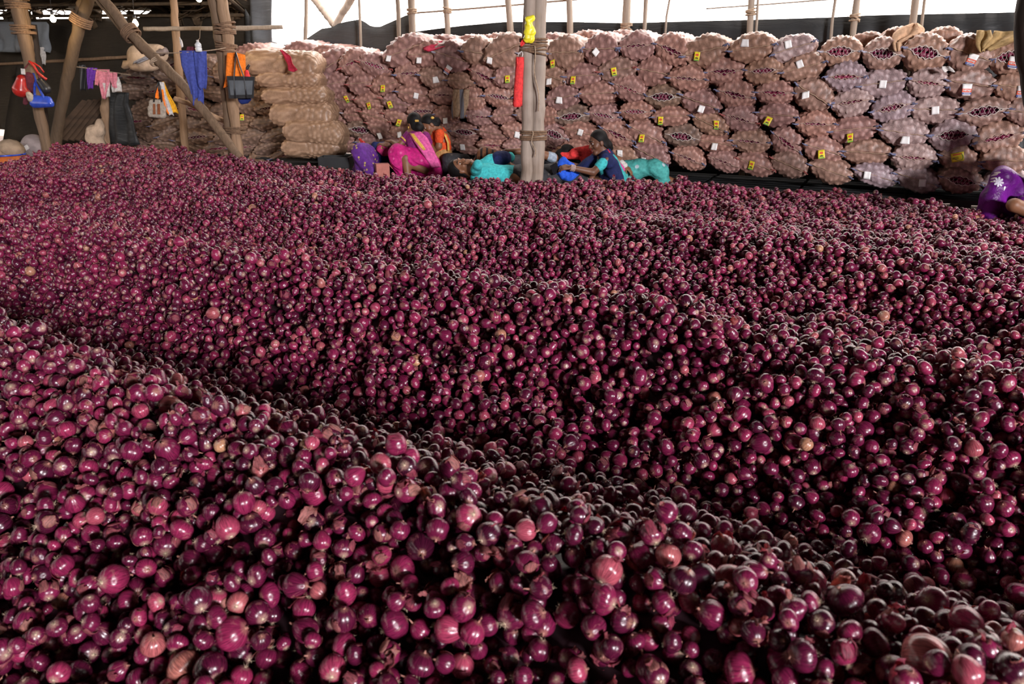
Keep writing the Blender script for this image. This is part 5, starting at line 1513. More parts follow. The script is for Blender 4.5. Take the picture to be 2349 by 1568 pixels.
hang('grey_band', [(120, 352, 366), (130, 330, 352), (140, 306, 330), (146, 304, 314)], 11.03, M_BAND, .01, 1, 26, ps)
bag_soft('round_sack', [ell(onY(79, 340, 10.6), (.17, .17, .19))], M_GREYS, 'round grey woven sack with a white patch behind the far rim', 'sack', .02, fold_warp(.01, 8, 5))
V_, F_ = box((0, 0, 0), (.085, .012, .06)); obj('white_patch', mesh('white_patch', V_, F_, M_WHITE, False), bpy.data.objects['round_sack'], (.0, -.185, .02), (0, -.5, 0))
bag_soft('tan_sack', [ell(onY(24, 344, 10.3), (.17, .16, .14))], M_TANS, 'crumpled tan cloth sack standing in an orange tub', 'sack', .02, fold_warp(.018, 14, 6))
tb = onY(16, 374, 10.2); M_TUB = plain('orange_tub', (.42, .10, .015), .5, .2)
tz = np.array([tb[0], tb[1], 0]); hz_ = onY(16, 354, 10.2)[2]
V_, F_ = lathe([(.19, 0), (.22, hz_ * .5), (.235, hz_), (.225, hz_), (.20, hz_ * .6)], 20)
tub = props(obj('orange_tub', mesh('orange_tub', V_, F_, M_TUB), None, tz), 'orange plastic tub at the far rim beside the round sack', 'tub')
a_ = np.linspace(0, 2 * np.pi, 25); obj('rim', MB().add(*tube(np.stack([.235 * np.cos(a_), .235 * np.sin(a_), np.full(25, hz_)], 1), .012, 6)).mesh('rim', M_BLUEP), tub)
bag_soft('pale_sack', [cap(onY(212, 300, 12.2), onY(226, 300, 12.2), .09, .10, .05), cap(onY(216, 318, 12.2), onY(224, 330, 12.2), .13, .13, .06), cap(onY(228, 282, 12.2), onY(230, 288, 12.2), .06, .06, .03)], M_PALE, 'small stack of pale sacks against the ochre stump post', 'sack', .02, fold_warp(.02, 9, 8))
drape('black_sheet', [(212, 252, 300), (240, 250, 296), (280, 252, 306), (332, 250, 320)], -.25, M_TARP, 'black plastic sheet hanging over the far end of the sack wall', 'sheet', .03, 2, 9)
M_PLANK = plain('dark_plank', (.065, .038, .022), .85, .4, 6)
for k in range(6):
    a, b = onY(128 + 14 * k, 310, 12.2 + .05 * k), onY(196 + 13 * k, 232 - 1 * k, 13.0 + .05 * k)
    d = b - a; L = np.linalg.norm(d); d /= L
    s_ = np.cross(d, [0, 1, 0]); s_ /= np.linalg.norm(s_); u_ = np.cross(s_, d)
    Vp = np.array([a + d * L * x + s_ * y + u_ * z for x in (-.12, 1) for y in (-.05, .05) for z in (-.014, .014)])
    c = Vp.mean(0)
    props(obj('plank', mesh('plank', Vp - c, [(0, 1, 3, 2), (4, 6, 7, 5), (0, 4, 5, 1), (2, 3, 7, 6), (0, 2, 6, 4), (1, 5, 7, 3)], M_PLANK, False), None, c), f'dark plank leaning in the dim corner, {NTH[k]} from the steep leaning pole', 'plank', 'planks leaning in the dark corner')

# ------------------------------------------------------------------ bare bulbs
t = NT('lit_bulb'); t.b.inputs['Emission Color'].default_value = (1, .74, .38, 1); t.b.inputs['Emission Strength'].default_value = 60; M_BULB = t.m
for i, (px, py, Y, lab) in enumerate([(121, 41, 10.2, 'lit bare bulb between the split post and the steep leaning pole'), (310, 51, 9.8, 'lit bare bulb behind the slanting pole'), (456, -6, 9.9, 'lit bare bulb high beside the slender upright post')]):
    c = onY(px, py, Y)
    b_ = props(obj('light_bulb', mesh('light_bulb', *lathe([(.004, -.052), (.020, -.048), (.032, -.030), (.034, -.012), (.026, .010), (.015, .026), (.012, .036)]), M_BULB), None, c), lab, 'light bulb')
    obj('socket', mesh('socket', *lathe([(.017, .034), (.019, .05), (.019, .075), (.006, .085)]), M_BLACKL), b_)
    obj('cord', MB().add(*tube([(0, 0, .08), (.01, .02, .30), (0, .05, .75)], .004, 5)).mesh('cord', M_BLACKL), b_)
    d = bpy.data.lights.new('bulb_glow', 'POINT'); d.energy = 9; d.color = (1, .70, .34); d.shadow_soft_size = .04
    lo_ = bpy.data.objects.new('bulb_glow', d); COL.objects.link(lo_); lo_.parent = b_; lo_.location = (0, 0, -.10)
# ------------------------------------------------------------------ people resting at the foot of the sacks
def skin_mat(name, c):
    t = NT(name); tc = t.n('ShaderNodeTexCoord').outputs['Object']
    f = t.noise(tc, 12, 3)
    return t.out(t.ramp(f, [(.3, tuple(x * .85 for x in c)), (.7, tuple(min(1, x * 1.1) for x in c))]), .5, f, .05, .002, spec=.4)
M_SKIN = skin_mat('brown_skin', (.20, .088, .045)); M_SKIN2 = skin_mat('dark_brown_skin', (.13, .055, .030))
M_HAIR = plain('black_hair', (.007, .006, .006), .62, .3, 60, spec=.18); M_LIPS = plain('lips', (.22, .05, .045), .5); M_EYEW = plain('eye_white', (.55, .52, .48), .3, .03); M_IRIS = plain('dark_iris', (.012, .008, .006), .2)
M_GOLD = plain('gold_trim', (.62, .38, .07), .45, .2, 40); M_BANG = plain('glass_bangle', (.60, .45, .42), .3, .3, 60)
def printed(name, base, spot, scale, thr=.62, rough=.7):
    t = NT(name); tc = t.n('ShaderNodeTexCoord').outputs['Object']
    v = t.n('ShaderNodeTexVoronoi'); v.inputs['Scale'].default_value = scale; t.l(tc, v.inputs['Vector'])
    m = t.ramp(v.outputs['Distance'], [(.16, 1.0), (.24, 0.0)])
    f = t.noise(tc, 30, 2)
    c = t.mix(m, t.ramp(f, [(.3, tuple(x * .75 for x in base)), (.7, tuple(min(1, x * 1.2) for x in base))]), spot)
    return t.out(c, rough, t.noise(tc, 10, 3, .55, .9), .55, .03, spec=.3)
M_MAG = printed('magenta_sari', (.50, .012, .17), (.62, .10, .28), 14); M_MAGL = cloth('pink_pallu', (.62, .10, .30)); M_VIO = cloth('plum_blouse', (.20, .02, .14))
M_ORR = cloth('orange_red_sari', (.62, .075, .02)); M_GOLDS = printed('gold_skirt', (.40, .21, .07), (.16, .06, .02), 45)
M_PURD = printed('purple_dotted_cloth', (.11, .025, .22), (.50, .36, .12), 16); M_NAVY = cloth('navy_cloth', (.012, .018, .075)); M_TEAL = cloth('teal_cotton', (.05, .42, .44)); M_TEALG = printed('teal_print', (.07, .36, .33), (.45, .55, .60), 9)
M_DGREY = printed('dark_patterned_cloth', (.030, .030, .034), (.10, .085, .07), 12); M_BRSTR = cloth('brown_striped_cloth', (.17, .070, .032), stripes=(16.0, (.018, .012, .012), 0, .4))
M_PALEB = cloth('pale_blue_sleeve', (.30, .36, .43)); M_PURV = cloth('purple_satin', (.115, .008, .17), var=.6, scale=7, rough=.42); M_BLUEC = cloth('royal_blue_cloth', (.02, .10, .62)); M_RIB = cloth('red_ribbon', (.62, .03, .05)); M_MULTI = printed('multicolour_cloth', (.40, .02, .12), (.35, .35, .05), 20)
M_PEACH = plain('brick_pink_card', (.40, .14, .11), .8); M_PHONE = plain('phone_black', (.015, .015, .018), .2)

def frame(fwd, up=(0, 0, 1)):
    f = np.asarray(fwd, float); f /= np.linalg.norm(f)
    u = np.asarray(up, float); u = u - f * (u @ f); u /= np.linalg.norm(u)
    return f, u, np.cross(f, u)                 # forward, up, right

def head_prims(c, fwd, up, s=1.0):
    f, u, r = frame(fwd, up); c = np.asarray(c, float); s = s * .98
    R = np.stack([r, f, u], 1)
    P = lambda x, y, z: c + (r * x + f * y + u * z) * s
    pr = [ell(P(0, -.008, .025), (.072 * s, .088 * s, .092 * s), R, .012),             # skull
          ell(P(0, .022, -.035), (.056 * s, .062 * s, .078 * s), R, .02),               # face
          cap(P(-.018, .058, -.098), P(.018, .058, -.098), .024 * s, k=.02),            # chin
          cap(P(0, .080, .016), P(0, .101, -.026), .009 * s, .013 * s, .010),           # nose
          cap(P(-.014, .088, -.030), P(.014, .088, -.030), .008 * s, k=.008),           # nostrils
          cap(P(-.034, .072, .026), P(.034, .072, .026), .014 * s, k=.016),             # brow ridge
          cap(P(-.018, .078, -.060), P(.018, .078, -.060), .010 * s, k=.010),           # mouth
          ell(P(-.046, .045, -.030), (.020 * s, .026 * s, .024 * s), R, .02), ell(P(.046, .045, -.030), (.020 * s, .026 * s, .024 * s), R, .02)]
    for sd in (-1, 1):
        pr.append(ell(P(sd * .074, -.012, -.012), (.010 * s, .020 * s, .032 * s), R, .006))  # ears
    return pr
def face_parts(root, c, fwd, up, s=1.0, bindi=True):
    f, u, r = frame(fwd, up); c = np.asarray(c, float); s = s * .98; o0 = np.array(root.location)
    P = lambda x, y, z: c + (r * x + f * y + u * z) * s - o0
    R = np.stack([r, f, u], 1)
    for sd in (-1, 1):
        V_, F_ = sphere((0, 0, 0), (.016 * s, .008 * s, .008 * s), 10, 6)
        e = obj('eye', mesh('eye', V_ @ R.T + P(sd * .031, .071, .006), F_, M_EYEW), root)
        V_, F_ = sphere((0, 0, 0), (.0075 * s, .004 * s, .0075 * s), 8, 6)
        obj('iris', mesh('iris', V_ @ R.T + P(sd * .031, .0775, .006), F_, M_IRIS), e)
        obj('eyebrow', MB().add(*tube([P(sd * .014, .087, .031), P(sd * .032, .085, .037), P(sd * .050, .070, .030)], .0042 * s, 5)).mesh('eyebrow', M_HAIR), root)
    obj('lips', MB().add(*tube([P(-.022, .080, -.060), P(0, .091, -.057), P(.022, .080, -.060)], .0055 * s, 6)).add(*tube([P(-.018, .081, -.067), P(0, .090, -.069), P(.018, .081, -.067)], .0060 * s, 6)).mesh('lips', M_LIPS), root)
def hair(root, c, fwd, up, s=1.0, bun=None, low=-.05, tail=None):
    f, u, r = frame(fwd, up); c = np.asarray(c, float); s = s * .98
    R = np.stack([r, f, u], 1); P = lambda x, y, z: c + (r * x + f * y + u * z) * s
    pr = [ell(P(0, -.018, .036), (.082 * s, .092 * s, .092 * s), R, .01), ell(P(0, -.040, low), (.074 * s, .066 * s, .070 * s), R, .03)]
    if bun is not None: pr += [ell(P(*bun[:3]), (bun[3] * s, bun[3] * .8 * s, bun[3] * s), R, .012), cap(P(0, -.07, .0), P(*bun[:3]), .03 * s, k=.02)]
    if tail is not None: pr += [cap(P(*a), P(*b), ra * s, rb * s, .015) for a, b, ra, rb in tail]
    cut_c = P(0, .050, .062); nn = (f * .80 - u * .60); nn /= np.linalg.norm(nn)
    return soft('hair', pr, .006, M_HAIR, root, [(cut_c, nn)], None, origin=np.array(root.location))

def hand_prims(wr, d, nrm, curl=.5, s=1.0, thumb=1, spread=.12):
    """palm and five separate fingers; D points from the wrist to the fingers, NRM out of the back of the hand"""
    d = np.asarray(d, float); d /= np.linalg.norm(d); n = np.asarray(nrm, float); n = n - d * (n @ d); n /= np.linalg.norm(n); w_ = np.cross(d, n) * thumb
    wr = np.asarray(wr, float); pr = []
    kn = []
    for i, off in enumerate((-.030, -.010, .010, .029)):
        k = wr + d * (.082 - .006 * abs(i - 1.4)) * s + w_ * off * s
        kn.append(k)
        pr.append(cap(wr + w_ * off * .55 * s + d * .008, k, .0125 * s, .0115 * s, .010))
    for i, (k, L) in enumerate(zip(kn, (.056, .074, .080, .070))):
        dd = d + w_ * (i - 1.5) * spread * .5; dd /= np.linalg.norm(dd)
        a1, a2, a3 = curl * .55, curl * 1.35, curl * 1.9
        p = k
        for a, l_, r0, r1 in ((a1, .46, .0095, .0085), (a2, .31, .0085, .0078), (a3, .23, .0078, .0065)):
            q = p + (dd * math.cos(a) - n * math.sin(a)) * L * l_ * s
            pr.append(cap(p, q, r0 * s, r1 * s, .003)); p = q
    b = wr + d * .022 * s + w_ * .022 * s
    m = b + (d * .55 + w_ * .75 - n * .25) * .042 * s; e = m + (d * .85 + w_ * .25 - n * .45) * .034 * s
    pr += [cap(b, m, .014 * s, .0115 * s, .010), cap(m, e, .0105 * s, .008 * s, .004)]
    return pr

def limb(a, b, c, ra, rb, rc, k=.02):
    return [cap(a, b, ra, rb, k), cap(b, c, rb, rc, k)]
def foot_prims(an, d, up=(0, 0, 1)):
    an = np.asarray(an, float); d = np.asarray(d, float); d /= np.linalg.norm(d); u = np.asarray(up, float)
    return [cap(an - d * .03 - u * .03, an + d * .13 - u * .045, .030, .024, .02), cap(an + d * .10 - u * .045 , an + d * .17 - u * .052, .026, .016, .015)]

def person(root_px, label):
    """an Empty under the figure"""
    p = np.asarray(root_px, float)
    r = empty('person', p); return props(r, label, 'person')

# ---- woman in navy and teal, reclining upright, looking down to her hands -------------------
Yn = 7.95
J = dict(head=onY(1372, 326, Yn), neck=onY(1386, 352, Yn + .02), chest=onY(1392, 376, Yn + .03), pel=onY(1412, 428, Yn + .10),
         sL=onY(1391, 367, Yn - .15), eL=onY(1360, 395, Yn - .22), wL=onY(1308, 384, Yn - .26), sR=onY(1379, 362, Yn + .17), eR=onY(1338, 386, Yn + .14), wR=onY(1302, 375, Yn - .02),
         hL=onY(1408, 432, Yn), hR=onY(1404, 428, Yn + .18), kL=onY(1322, 412, Yn - .05), kR=onY(1318, 408, Yn + .16), aL=onY(1250, 452, Yn - .08), aR=onY(1246, 448, Yn + .12))
pn_ = person([J['pel'][0], J['pel'][1], 0], 'woman in navy wrap and teal sleeves reclining, hair in a low bun, holding a phone')
fw, up_ = np.array([-.93, -.22, -.28]), np.array([-.2, 0, 1.0])
fa = onY(1283, 380, Yn - .27); fb = onY(1284, 378, Yn - .03)
body = head_prims(J['head'], fw, up_, 1.02) + [cap(J['head'] - up_ * .05 + np.array([.03, 0, 0]), J['neck'], .046, .048, .02), cap(J['neck'], J['chest'], .06, .115, .05), cap(J['chest'], J['pel'], .115, .125, .05), cap(J['sL'], J['sR'], .052, k=.04)] \
    + limb(J['sL'], J['eL'], J['wL'], .046, .037, .025) + limb(J['sR'], J['eR'], J['wR'], .044, .036, .025) + limb(J['hL'], J['kL'], J['aL'], .085, .06, .036) + limb(J['hR'], J['kR'], J['aR'], .085, .06, .036) \
    + hand_prims(J['wL'], onY(1278, 384, Yn - .26) - J['wL'], (0, -.5, .8), .8, .95, 1) + hand_prims(J['wR'], onY(1276, 374, Yn - .06) - J['wR'], (0, -.3, .9), .7, .95, -1) + foot_prims(J['aL'], (-1, 0, .1)) + foot_prims(J['aR'], (-1, 0, .1))
soft('body', body, .0065, M_SKIN2, pn_, origin=np.array(pn_.location))
face_parts(pn_, J['head'], fw, up_, 1.02); hair(pn_, J['head'], fw, up_, 1.02, (0, -.105, -.060, .046), tail=[((0, -.08, -.02), (0, -.115, -.10), .04, .03)])
obj('ribbon', MB().add(*tube(np.array([onY(1393, 343, Yn - .03), onY(1397, 350, Yn - .04), onY(1395, 358, Yn - .06), onY(1397, 364, Yn - .10)]) - np.array(pn_.location), [.012, .020, .018, .010], 6)).mesh('ribbon', M_RIB), pn_)
O_ = np.array(pn_.location)
soft('blouse', [cap(J['sL'] * .8 + J['eL'] * .2, J['sL'] * .48 + J['eL'] * .52, .056, .052, .02), cap(J['sR'], J['sR'] * .5 + J['eR'] * .5, .056, .052, .02), cap(J['chest'] + [0, -.02, 0], J['pel'] + [0, -.02, .02], .124, .132, .05)], .008, M_TEAL, pn_, None, fold_warp(.006, 14, 2), origin=O_)
soft('navy_wrap', [cap(onY(1388, 357, Yn + .02), onY(1402, 410, Yn + .02), .092, .130, .04), cap(onY(1378, 356, Yn + .10), onY(1350, 384, Yn + .02), .072, .085, .04), cap(onY(1350, 384, Yn + .02), onY(1326, 406, Yn + .02), .085, .11, .05), cap(onY(1396, 362, Yn - .12), onY(1403, 400, Yn - .13), .045, .055, .03), cap(onY(1386, 362, Yn - .06), onY(1400, 385, Yn - .10), .055, .055, .03), cap(onY(1388, 364, Yn - .14), onY(1398, 374, Yn - .15), .060, .066, .03), cap(onY(1402, 380, Yn - .08), onY(1410, 420, Yn - .06), .085, .10, .04)], .009, M_NAVY, pn_, None, fold_warp(.010, 12, 3), origin=O_)
soft('blue_cloth', [cap(onY(1292, 374, Yn - .12), onY(1308, 384, Yn - .16), .055, .045, .03), cap(onY(1284, 392, Yn - .14), onY(1304, 400, Yn - .12), .060, .07, .03), cap(onY(1300, 388, Yn - .10), onY(1318, 410, Yn - .06), .07, .085, .03)], .009, M_BLUEC, pn_, None, fold_warp(.014, 16, 4), origin=O_)
for k in range(4):
    c = J['wL'] * (1 - .05 * k - .03) + J['eL'] * (.05 * k + .03); ax_ = J['eL'] - J['wL']; ax_ /= np.linalg.norm(ax_); e1 = np.cross(ax_, [0, 0, 1.]); e1 /= np.linalg.norm(e1); e2 = np.cross(ax_, e1)
    a = np.linspace(0, 2 * np.pi, 15)
    obj('bangle', MB().add(*tube(c + np.cos(a)[:, None] * e1 * .032 + np.sin(a)[:, None] * e2 * .032 - O_, .0042, 5, False)).mesh('bangle', M_BANG), pn_)
V_, F_ = box((0, 0, 0), (.075, .012, .125)); props(obj('mobile_phone', mesh('mobile_phone', V_, F_, M_PHONE, False), None, onY(1273, 387, Yn - .24), (.5, -.5, .2)), 'black mobile phone held by the woman in navy', 'phone')
props(soft('red_cloth', [cap(onY(1316, 352, Yn + .35), onY(1350, 344, Yn + .35), .05, .04, .03), cap(onY(1346, 346, Yn + .35), onY(1358, 352, Yn + .32), .045, .05, .03), cap(onY(1290, 356, Yn + .4), onY(1330, 356, Yn + .38), .035, .04, .03), cap(onY(1346, 356, Yn + .36), onY(1350, 385, Yn + .36), .05, .08, .05), cap(onY(1350, 385, Yn + .36), onY(1352, 470, Yn + .36), .08, .10, .05)], .012, M_RED, None, None, fold_warp(.012, 12, 7), origin=onY(1340, 390, Yn + .36)), 'bundle of bright red cloth behind the woman in navy', 'cloth')

# ---- woman in the magenta sari, back turned, sitting on the floor ------------------------------
Ym = 8.9
J = dict(head=onY(950, 284, Ym + .02), neck=onY(953, 306, Ym), chest=onY(957, 326, Ym), pel=onY(972, 376, Ym + .04), sL=onY(938, 311, Ym + .02), sR=onY(975, 313, Ym - .02),
         eL=onY(914, 335, Ym - .02), wL=onY(900, 325, Ym + .22), eR=onY(992, 345, Ym + .12), wR=onY(970, 352, Ym + .30), hL=onY(958, 380, Ym + .02), hR=onY(985, 380, Ym + .08),
         kL=onY(914, 352, Ym - .14), aL=onY(936, 404, Ym - .20), kR=onY(905, 345, Ym + .28), aR=onY(930, 400, Ym + .32))
pm_ = person([J['pel'][0], J['pel'][1], 0], 'woman in a magenta sari sitting with her back turned, yellow clip in her bun')
O_ = np.array(pm_.location)
fw, up_ = np.array([-.62, .72, -.22]), np.array([-.12, .05, 1.0])
body = head_prims(J['head'], fw, up_, 1.0) + [cap(J['head'] - np.array([0, 0, .06]), J['neck'], .046, .05, .02), cap(J['neck'], J['chest'], .062, .115, .05), cap(J['chest'], J['pel'], .11, .13, .05), cap(J['sL'], J['sR'], .052, k=.04)] \
    + limb(J['sL'], J['eL'], J['wL'], .046, .038, .026) + limb(J['sR'], J['eR'], J['wR'], .045, .038, .026) + hand_prims(J['wL'], (-.6, .6, .1), (0, 0, 1), .6, .95, 1) + hand_prims(J['wR'], (-.8, .3, .0), (0, 0, 1), .6, .95, -1) \
    + limb(J['hL'], onY(930, 362, Ym - .16), J['aL'], .09, .062, .036) + limb(J['hR'], J['kR'], J['aR'], .09, .065, .038) + foot_prims(J['aL'], (-.6, -.6, 0)) + foot_prims(J['aR'], (-.8, .2, 0)) \
    + [cap(onY(938, 372, Ym - .14), onY(975, 390, Ym - .16), .060, .045, .03)]
soft('body', body, .0075, M_SKIN, pm_, origin=O_)
face_parts(pm_, J['head'], fw, up_, 1.0)
hair(pm_, J['head'], fw, up_, 1.02, (0, -.095, -.055, .055))
f_, u_, r_3 = frame(fw, up_)
V_, F_ = sphere((0, 0, 0), (.014, .008, .013), 8, 6); cc = onY(956, 277, Ym - .10) - O_
obj('hair_clip', MB().add(V_ + cc + [-.010, 0, 0], F_).add(V_ + cc + [.010, 0, 0], F_).mesh('hair_clip', M_GOLD), pm_)
V_, F_ = sphere(onY(937, 292, Ym - .03) - O_, (.008, .008, .014), 8, 6); obj('earring', mesh('earring', V_, F_, M_GOLD), pm_)
soft('blouse', [cap(J['neck'] + [0, -.02, -.07], J['chest'] + [0, -.01, -.10], .112, .122, .04), cap(J['sL'], J['sL'] * .6 + J['eL'] * .4, .058, .052, .02), cap(J['sR'], J['sR'] * .6 + J['eR'] * .4, .057, .052, .02)], .008, M_VIO, pm_, None, fold_warp(.005, 14, 5), origin=O_)
obj('gold_cuff', MB().add(*tube([J['sL'] * .62 + J['eL'] * .38 - O_, J['sL'] * .52 + J['eL'] * .48 - O_], [.062, .058], 12, False)).mesh('gold_cuff', M_GOLD), pm_)
soft('sari', [cap(onY(962, 352, Ym - .01), onY(974, 378, Ym + .02), .13, .17, .05), cap(onY(960, 366, Ym - .06), onY(914, 352, Ym - .12), .12, .105, .05), cap(onY(914, 352, Ym - .12), onY(912, 372, Ym - .12), .10, .09, .05), cap(onY(912, 366, Ym - .12), onY(925, 398, Ym - .10), .085, .07, .04), cap(onY(975, 370, Ym + .05), onY(910, 346, Ym + .22), .13, .09, .05), cap(onY(985, 378, Ym + .02), onY(990, 392, Ym), .12, .12, .05), cap(onY(940, 362, Ym - .10), onY(980, 372, Ym - .12), .10, .10, .05), cap(onY(960, 395, Ym + .1), onY(990, 410, Ym + .1), .15, .15, .05)],
     .010, M_MAG, pm_, None, fold_warp(.014, 11, 6), origin=O_)
def strip(name, pts, wid, mat, parent, O_, thick=.008, ripple=.006):
    """cloth band following world points; WID half width vector or (n,3)"""
    P0 = np.asarray(pts, float); n = 22; s = np.linspace(0, 1, n); t_ = np.linspace(0, 1, len(P0))
    C = np.stack([np.interp(s, t_, P0[:, k]) for k in range(3)], 1); W = np.stack([np.interp(s, np.linspace(0, 1, len(wid)), np.asarray(wid, float)[:, k]) for k in range(3)], 1)
    P = np.stack([C + W * u + np.array([0, -1, 0]) * (ripple * math.sin(u * 9 + 1)) for u in np.linspace(-1, 1, 9)], 1)
    V, F = grid(P, thick)
    return obj(name, mesh(name, V - O_, F, mat), parent)
strip('pallu', [onY(946, 303, Ym - .02), onY(953, 306, Ym - .11), onY(966, 322, Ym - .155), onY(980, 345, Ym - .19), onY(993, 368, Ym - .20), onY(1001, 384, Ym - .20)], [(.05, 0, .02), (.065, 0, .01), (.07, .02, .02), (.06, .02, .02), (.055, .02, .01), (.05, .02, .0)], M_MAGL, pm_, O_)
strip('gold_border', [onY(942, 303, Ym - .03), onY(946, 308, Ym - .122), onY(956, 322, Ym - .170), onY(966, 334, Ym - .195), onY(974, 344, Ym - .205)], [(.016, 0, .004), (.018, 0, .0), (.020, 0, .004), (.018, 0, .004), (.010, 0, .004)], M_GOLD, pm_, O_, .006, .002)

# ---- woman in orange-red, bending over towards her -----------------------------------------
Yo = 9.2
J = dict(head=onY(985, 286, Yo), neck=onY(1004, 299, Yo + .02), chest=onY(1012, 320, Yo + .03), pel=onY(1014, 372, Yo + .06), sL=onY(1008, 307, Yo - .12), sR=onY(1008, 304, Yo + .17),
         eL=onY(1007, 336, Yo - .14), wL=onY(988, 352, Yo - .06), eR=onY(985, 335, Yo + .15), wR=onY(968, 345, Yo + .1), kL=onY(958, 366, Yo + .02), kR=onY(955, 362, Yo + .22), aL=onY(985, 400, Yo + .0), aR=onY(985, 398, Yo + .2))
po_ = person([J['pel'][0], J['pel'][1], 0], 'woman in an orange-red sari leaning forward with bowed head, yellow hair clip')
O_ = np.array(po_.location)
fw, up_ = np.array([-.72, -.28, -.62]), np.array([-.62, -.1, .75])
body = head_prims(J['head'], fw, up_, .98) + [cap(J['head'] + np.array([.05, .0, -.02]), J['neck'], .046, .05, .02), cap(J['neck'], J['chest'], .06, .11, .05), cap(J['chest'], J['pel'], .11, .125, .05), cap(J['sL'], J['sR'], .05, k=.04)] \
    + limb(J['sL'], J['eL'], J['wL'], .044, .036, .025) + limb(J['sR'], J['eR'], J['wR'], .044, .036, .025) + hand_prims(J['wL'], (-.8, 0, -.4), (-.3, -.4, .8), .5, .93, 1) + hand_prims(J['wR'], (-.8, .1, -.3), (0, -.2, .9), .5, .93, -1) \
    + limb(J['pel'] + [0, -.08, 0], J['kL'], J['aL'], .085, .06, .036) + limb(J['pel'] + [0, .08, 0], J['kR'], J['aR'], .085, .06, .036) + foot_prims(J['aL'], (-1, 0, 0)) + foot_prims(J['aR'], (-1, 0, 0))
soft('body', body, .0075, M_SKIN, po_, origin=O_)
face_parts(po_, J['head'], fw, up_, .98)
hair(po_, J['head'], fw, up_, 1.0, (0, -.105, -.03, .05))
V_, F_ = sphere(onY(992, 270, Yo - .06) - O_, (.022, .014, .016), 8, 6); obj('hair_clip', mesh('hair_clip', V_, F_, M_GOLD), po_)
soft('blouse', [cap(J['neck'] + [0.01, 0, -.06], J['chest'] + [0, -.01, -.09], .108, .122, .04), cap(J['sL'], J['sL'] * .52 + J['eL'] * .48, .057, .052, .02), cap(J['sR'], J['sR'] * .55 + J['eR'] * .45, .056, .05, .02)], .008, M_ORR, po_, None, fold_warp(.006, 14, 8), origin=O_)
strip('pallu', [onY(996, 302, Yo - .10), onY(1006, 299, Yo - .02), onY(1018, 308, Yo - .06), onY(1025, 325, Yo - .08), onY(1026, 345, Yo - .07)], [(.03, -.05, .0), (.04, -.05, .0), (.045, -.03, .0), (.045, -.02, 0), (.03, -.02, 0)], M_ORR, po_, O_)
strip('gold_border', [onY(1012, 300, Yo - .09), onY(1022, 311, Yo - .12), onY(1028, 328, Yo - .12), onY(1029, 346, Yo - .11)], [(.008, 0, .006), (.009, 0, .004), (.009, 0, .0), (.009, 0, 0)], M_GOLD, po_, O_, .006, .001)
soft('gold_skirt', [cap(onY(1012, 352, Yo + .02), onY(1012, 385, Yo + .05), .135, .18, .05), cap(onY(1008, 372, Yo), onY(965, 368, Yo + .05), .13, .09, .05), cap(onY(1000, 395, Yo), onY(975, 400, Yo + .05), .14, .12, .05)], .010, M_GOLDS, po_, None, fold_warp(.012, 11, 9), origin=O_)

# ---- figure in purple lying on one side beyond the magenta sari -----------------------------
Yp = 9.15
J = dict(head=onY(912, 352, Yp + .18), neck=onY(903, 352, Yp + .16), chest=onY(884, 348, Yp + .12), pel=onY(846, 360, Yp), sT=onY(892, 338, Yp + .05), e=onY(866, 338, Yp - .02), w=onY(872, 332, Yp - .06), k=onY(826, 350, Yp - .22), a=onY(858, 398, Yp - .34))
pp_ = person([J['pel'][0], J['pel'][1], 0], 'person in purple dotted skirt and navy top lying down, hand on the chest')
O_ = np.array(pp_.location)
fw, up_ = np.array([.1, .3, .95]), np.array([1, .1, .0])
body = head_prims(J['head'], fw, up_, .95) + [cap(J['neck'], J['head'], .046, .046, .02), cap(J['neck'], J['chest'], .06, .11, .05), cap(J['chest'], J['pel'], .11, .125, .05)] + limb(J['sT'], J['e'], J['w'], .044, .036, .025) \
    + hand_prims(J['w'], onY(888, 330, Yp - .10) - J['w'], (0, -.6, .8), .45, .95, 1) + limb(J['pel'], J['k'], J['a'], .09, .065, .036) + limb(J['pel'] + [0, .1, 0], J['k'] + [0, .15, -.05], J['a'] + [-.1, .15, 0], .09, .065, .036) + foot_prims(J['a'], (.8, -.2, 0)) + foot_prims(J['a'] + [-.1, .15, 0], (.8, -.2, 0))
soft('body', body, .008, M_SKIN2, pp_, origin=O_)
face_parts(pp_, J['head'], fw, up_, .95); hair(pp_, J['head'], fw, up_, .95, None)
soft('purple_skirt', [ell(onY(838, 358, Yp - .12), (.14, .15, .15), None, .05), cap(onY(828, 350, Yp - .20), onY(834, 385, Yp - .22), .085, .10, .05), cap(onY(848, 362, Yp), onY(836, 390, Yp - .05), .13, .14, .05), cap(onY(826, 350, Yp - .22), onY(852, 390, Yp - .32), .092, .080, .05), cap(onY(846, 360, Yp), onY(826, 350, Yp - .22), .12, .092, .05)], .010, M_PURD, pp_, None, fold_warp(.010, 12, 10), origin=O_)
soft('navy_top', [cap(onY(866, 342, Yp + .02), onY(895, 342, Yp + .08), .085, .085, .04), cap(onY(880, 358, Yp + .02), onY(898, 362, Yp + .06), .09, .09, .04), cap(onY(862, 338, Yp - .02), onY(860, 332, Yp - .02), .05, .04, .03)], .010, M_NAVY, pp_, None, fold_warp(.008, 12, 11), origin=O_)
soft('pink_drape', [cap(onY(872, 342, Yp - .09), onY(894, 344, Yp - .04), .045, .04, .03), cap(onY(878, 352, Yp - .10), onY(896, 350, Yp - .05), .035, .03, .03)], .009, M_MULTI, pp_, None, fold_warp(.008, 14, 12), origin=O_)
bx_ = onY(877, 385, Yp - .42); V_, F_ = box((0, 0, bx_[2] / 2 + .02), (.15, .12, bx_[2] + .06))
bxo = props(obj('cardboard_box', mesh('cardboard_box', V_, F_, M_PEACH, False), None, (bx_[0], bx_[1], 0), (0, 0, .3)), 'brick-pink box between the purple skirt and the magenta sari', 'box')
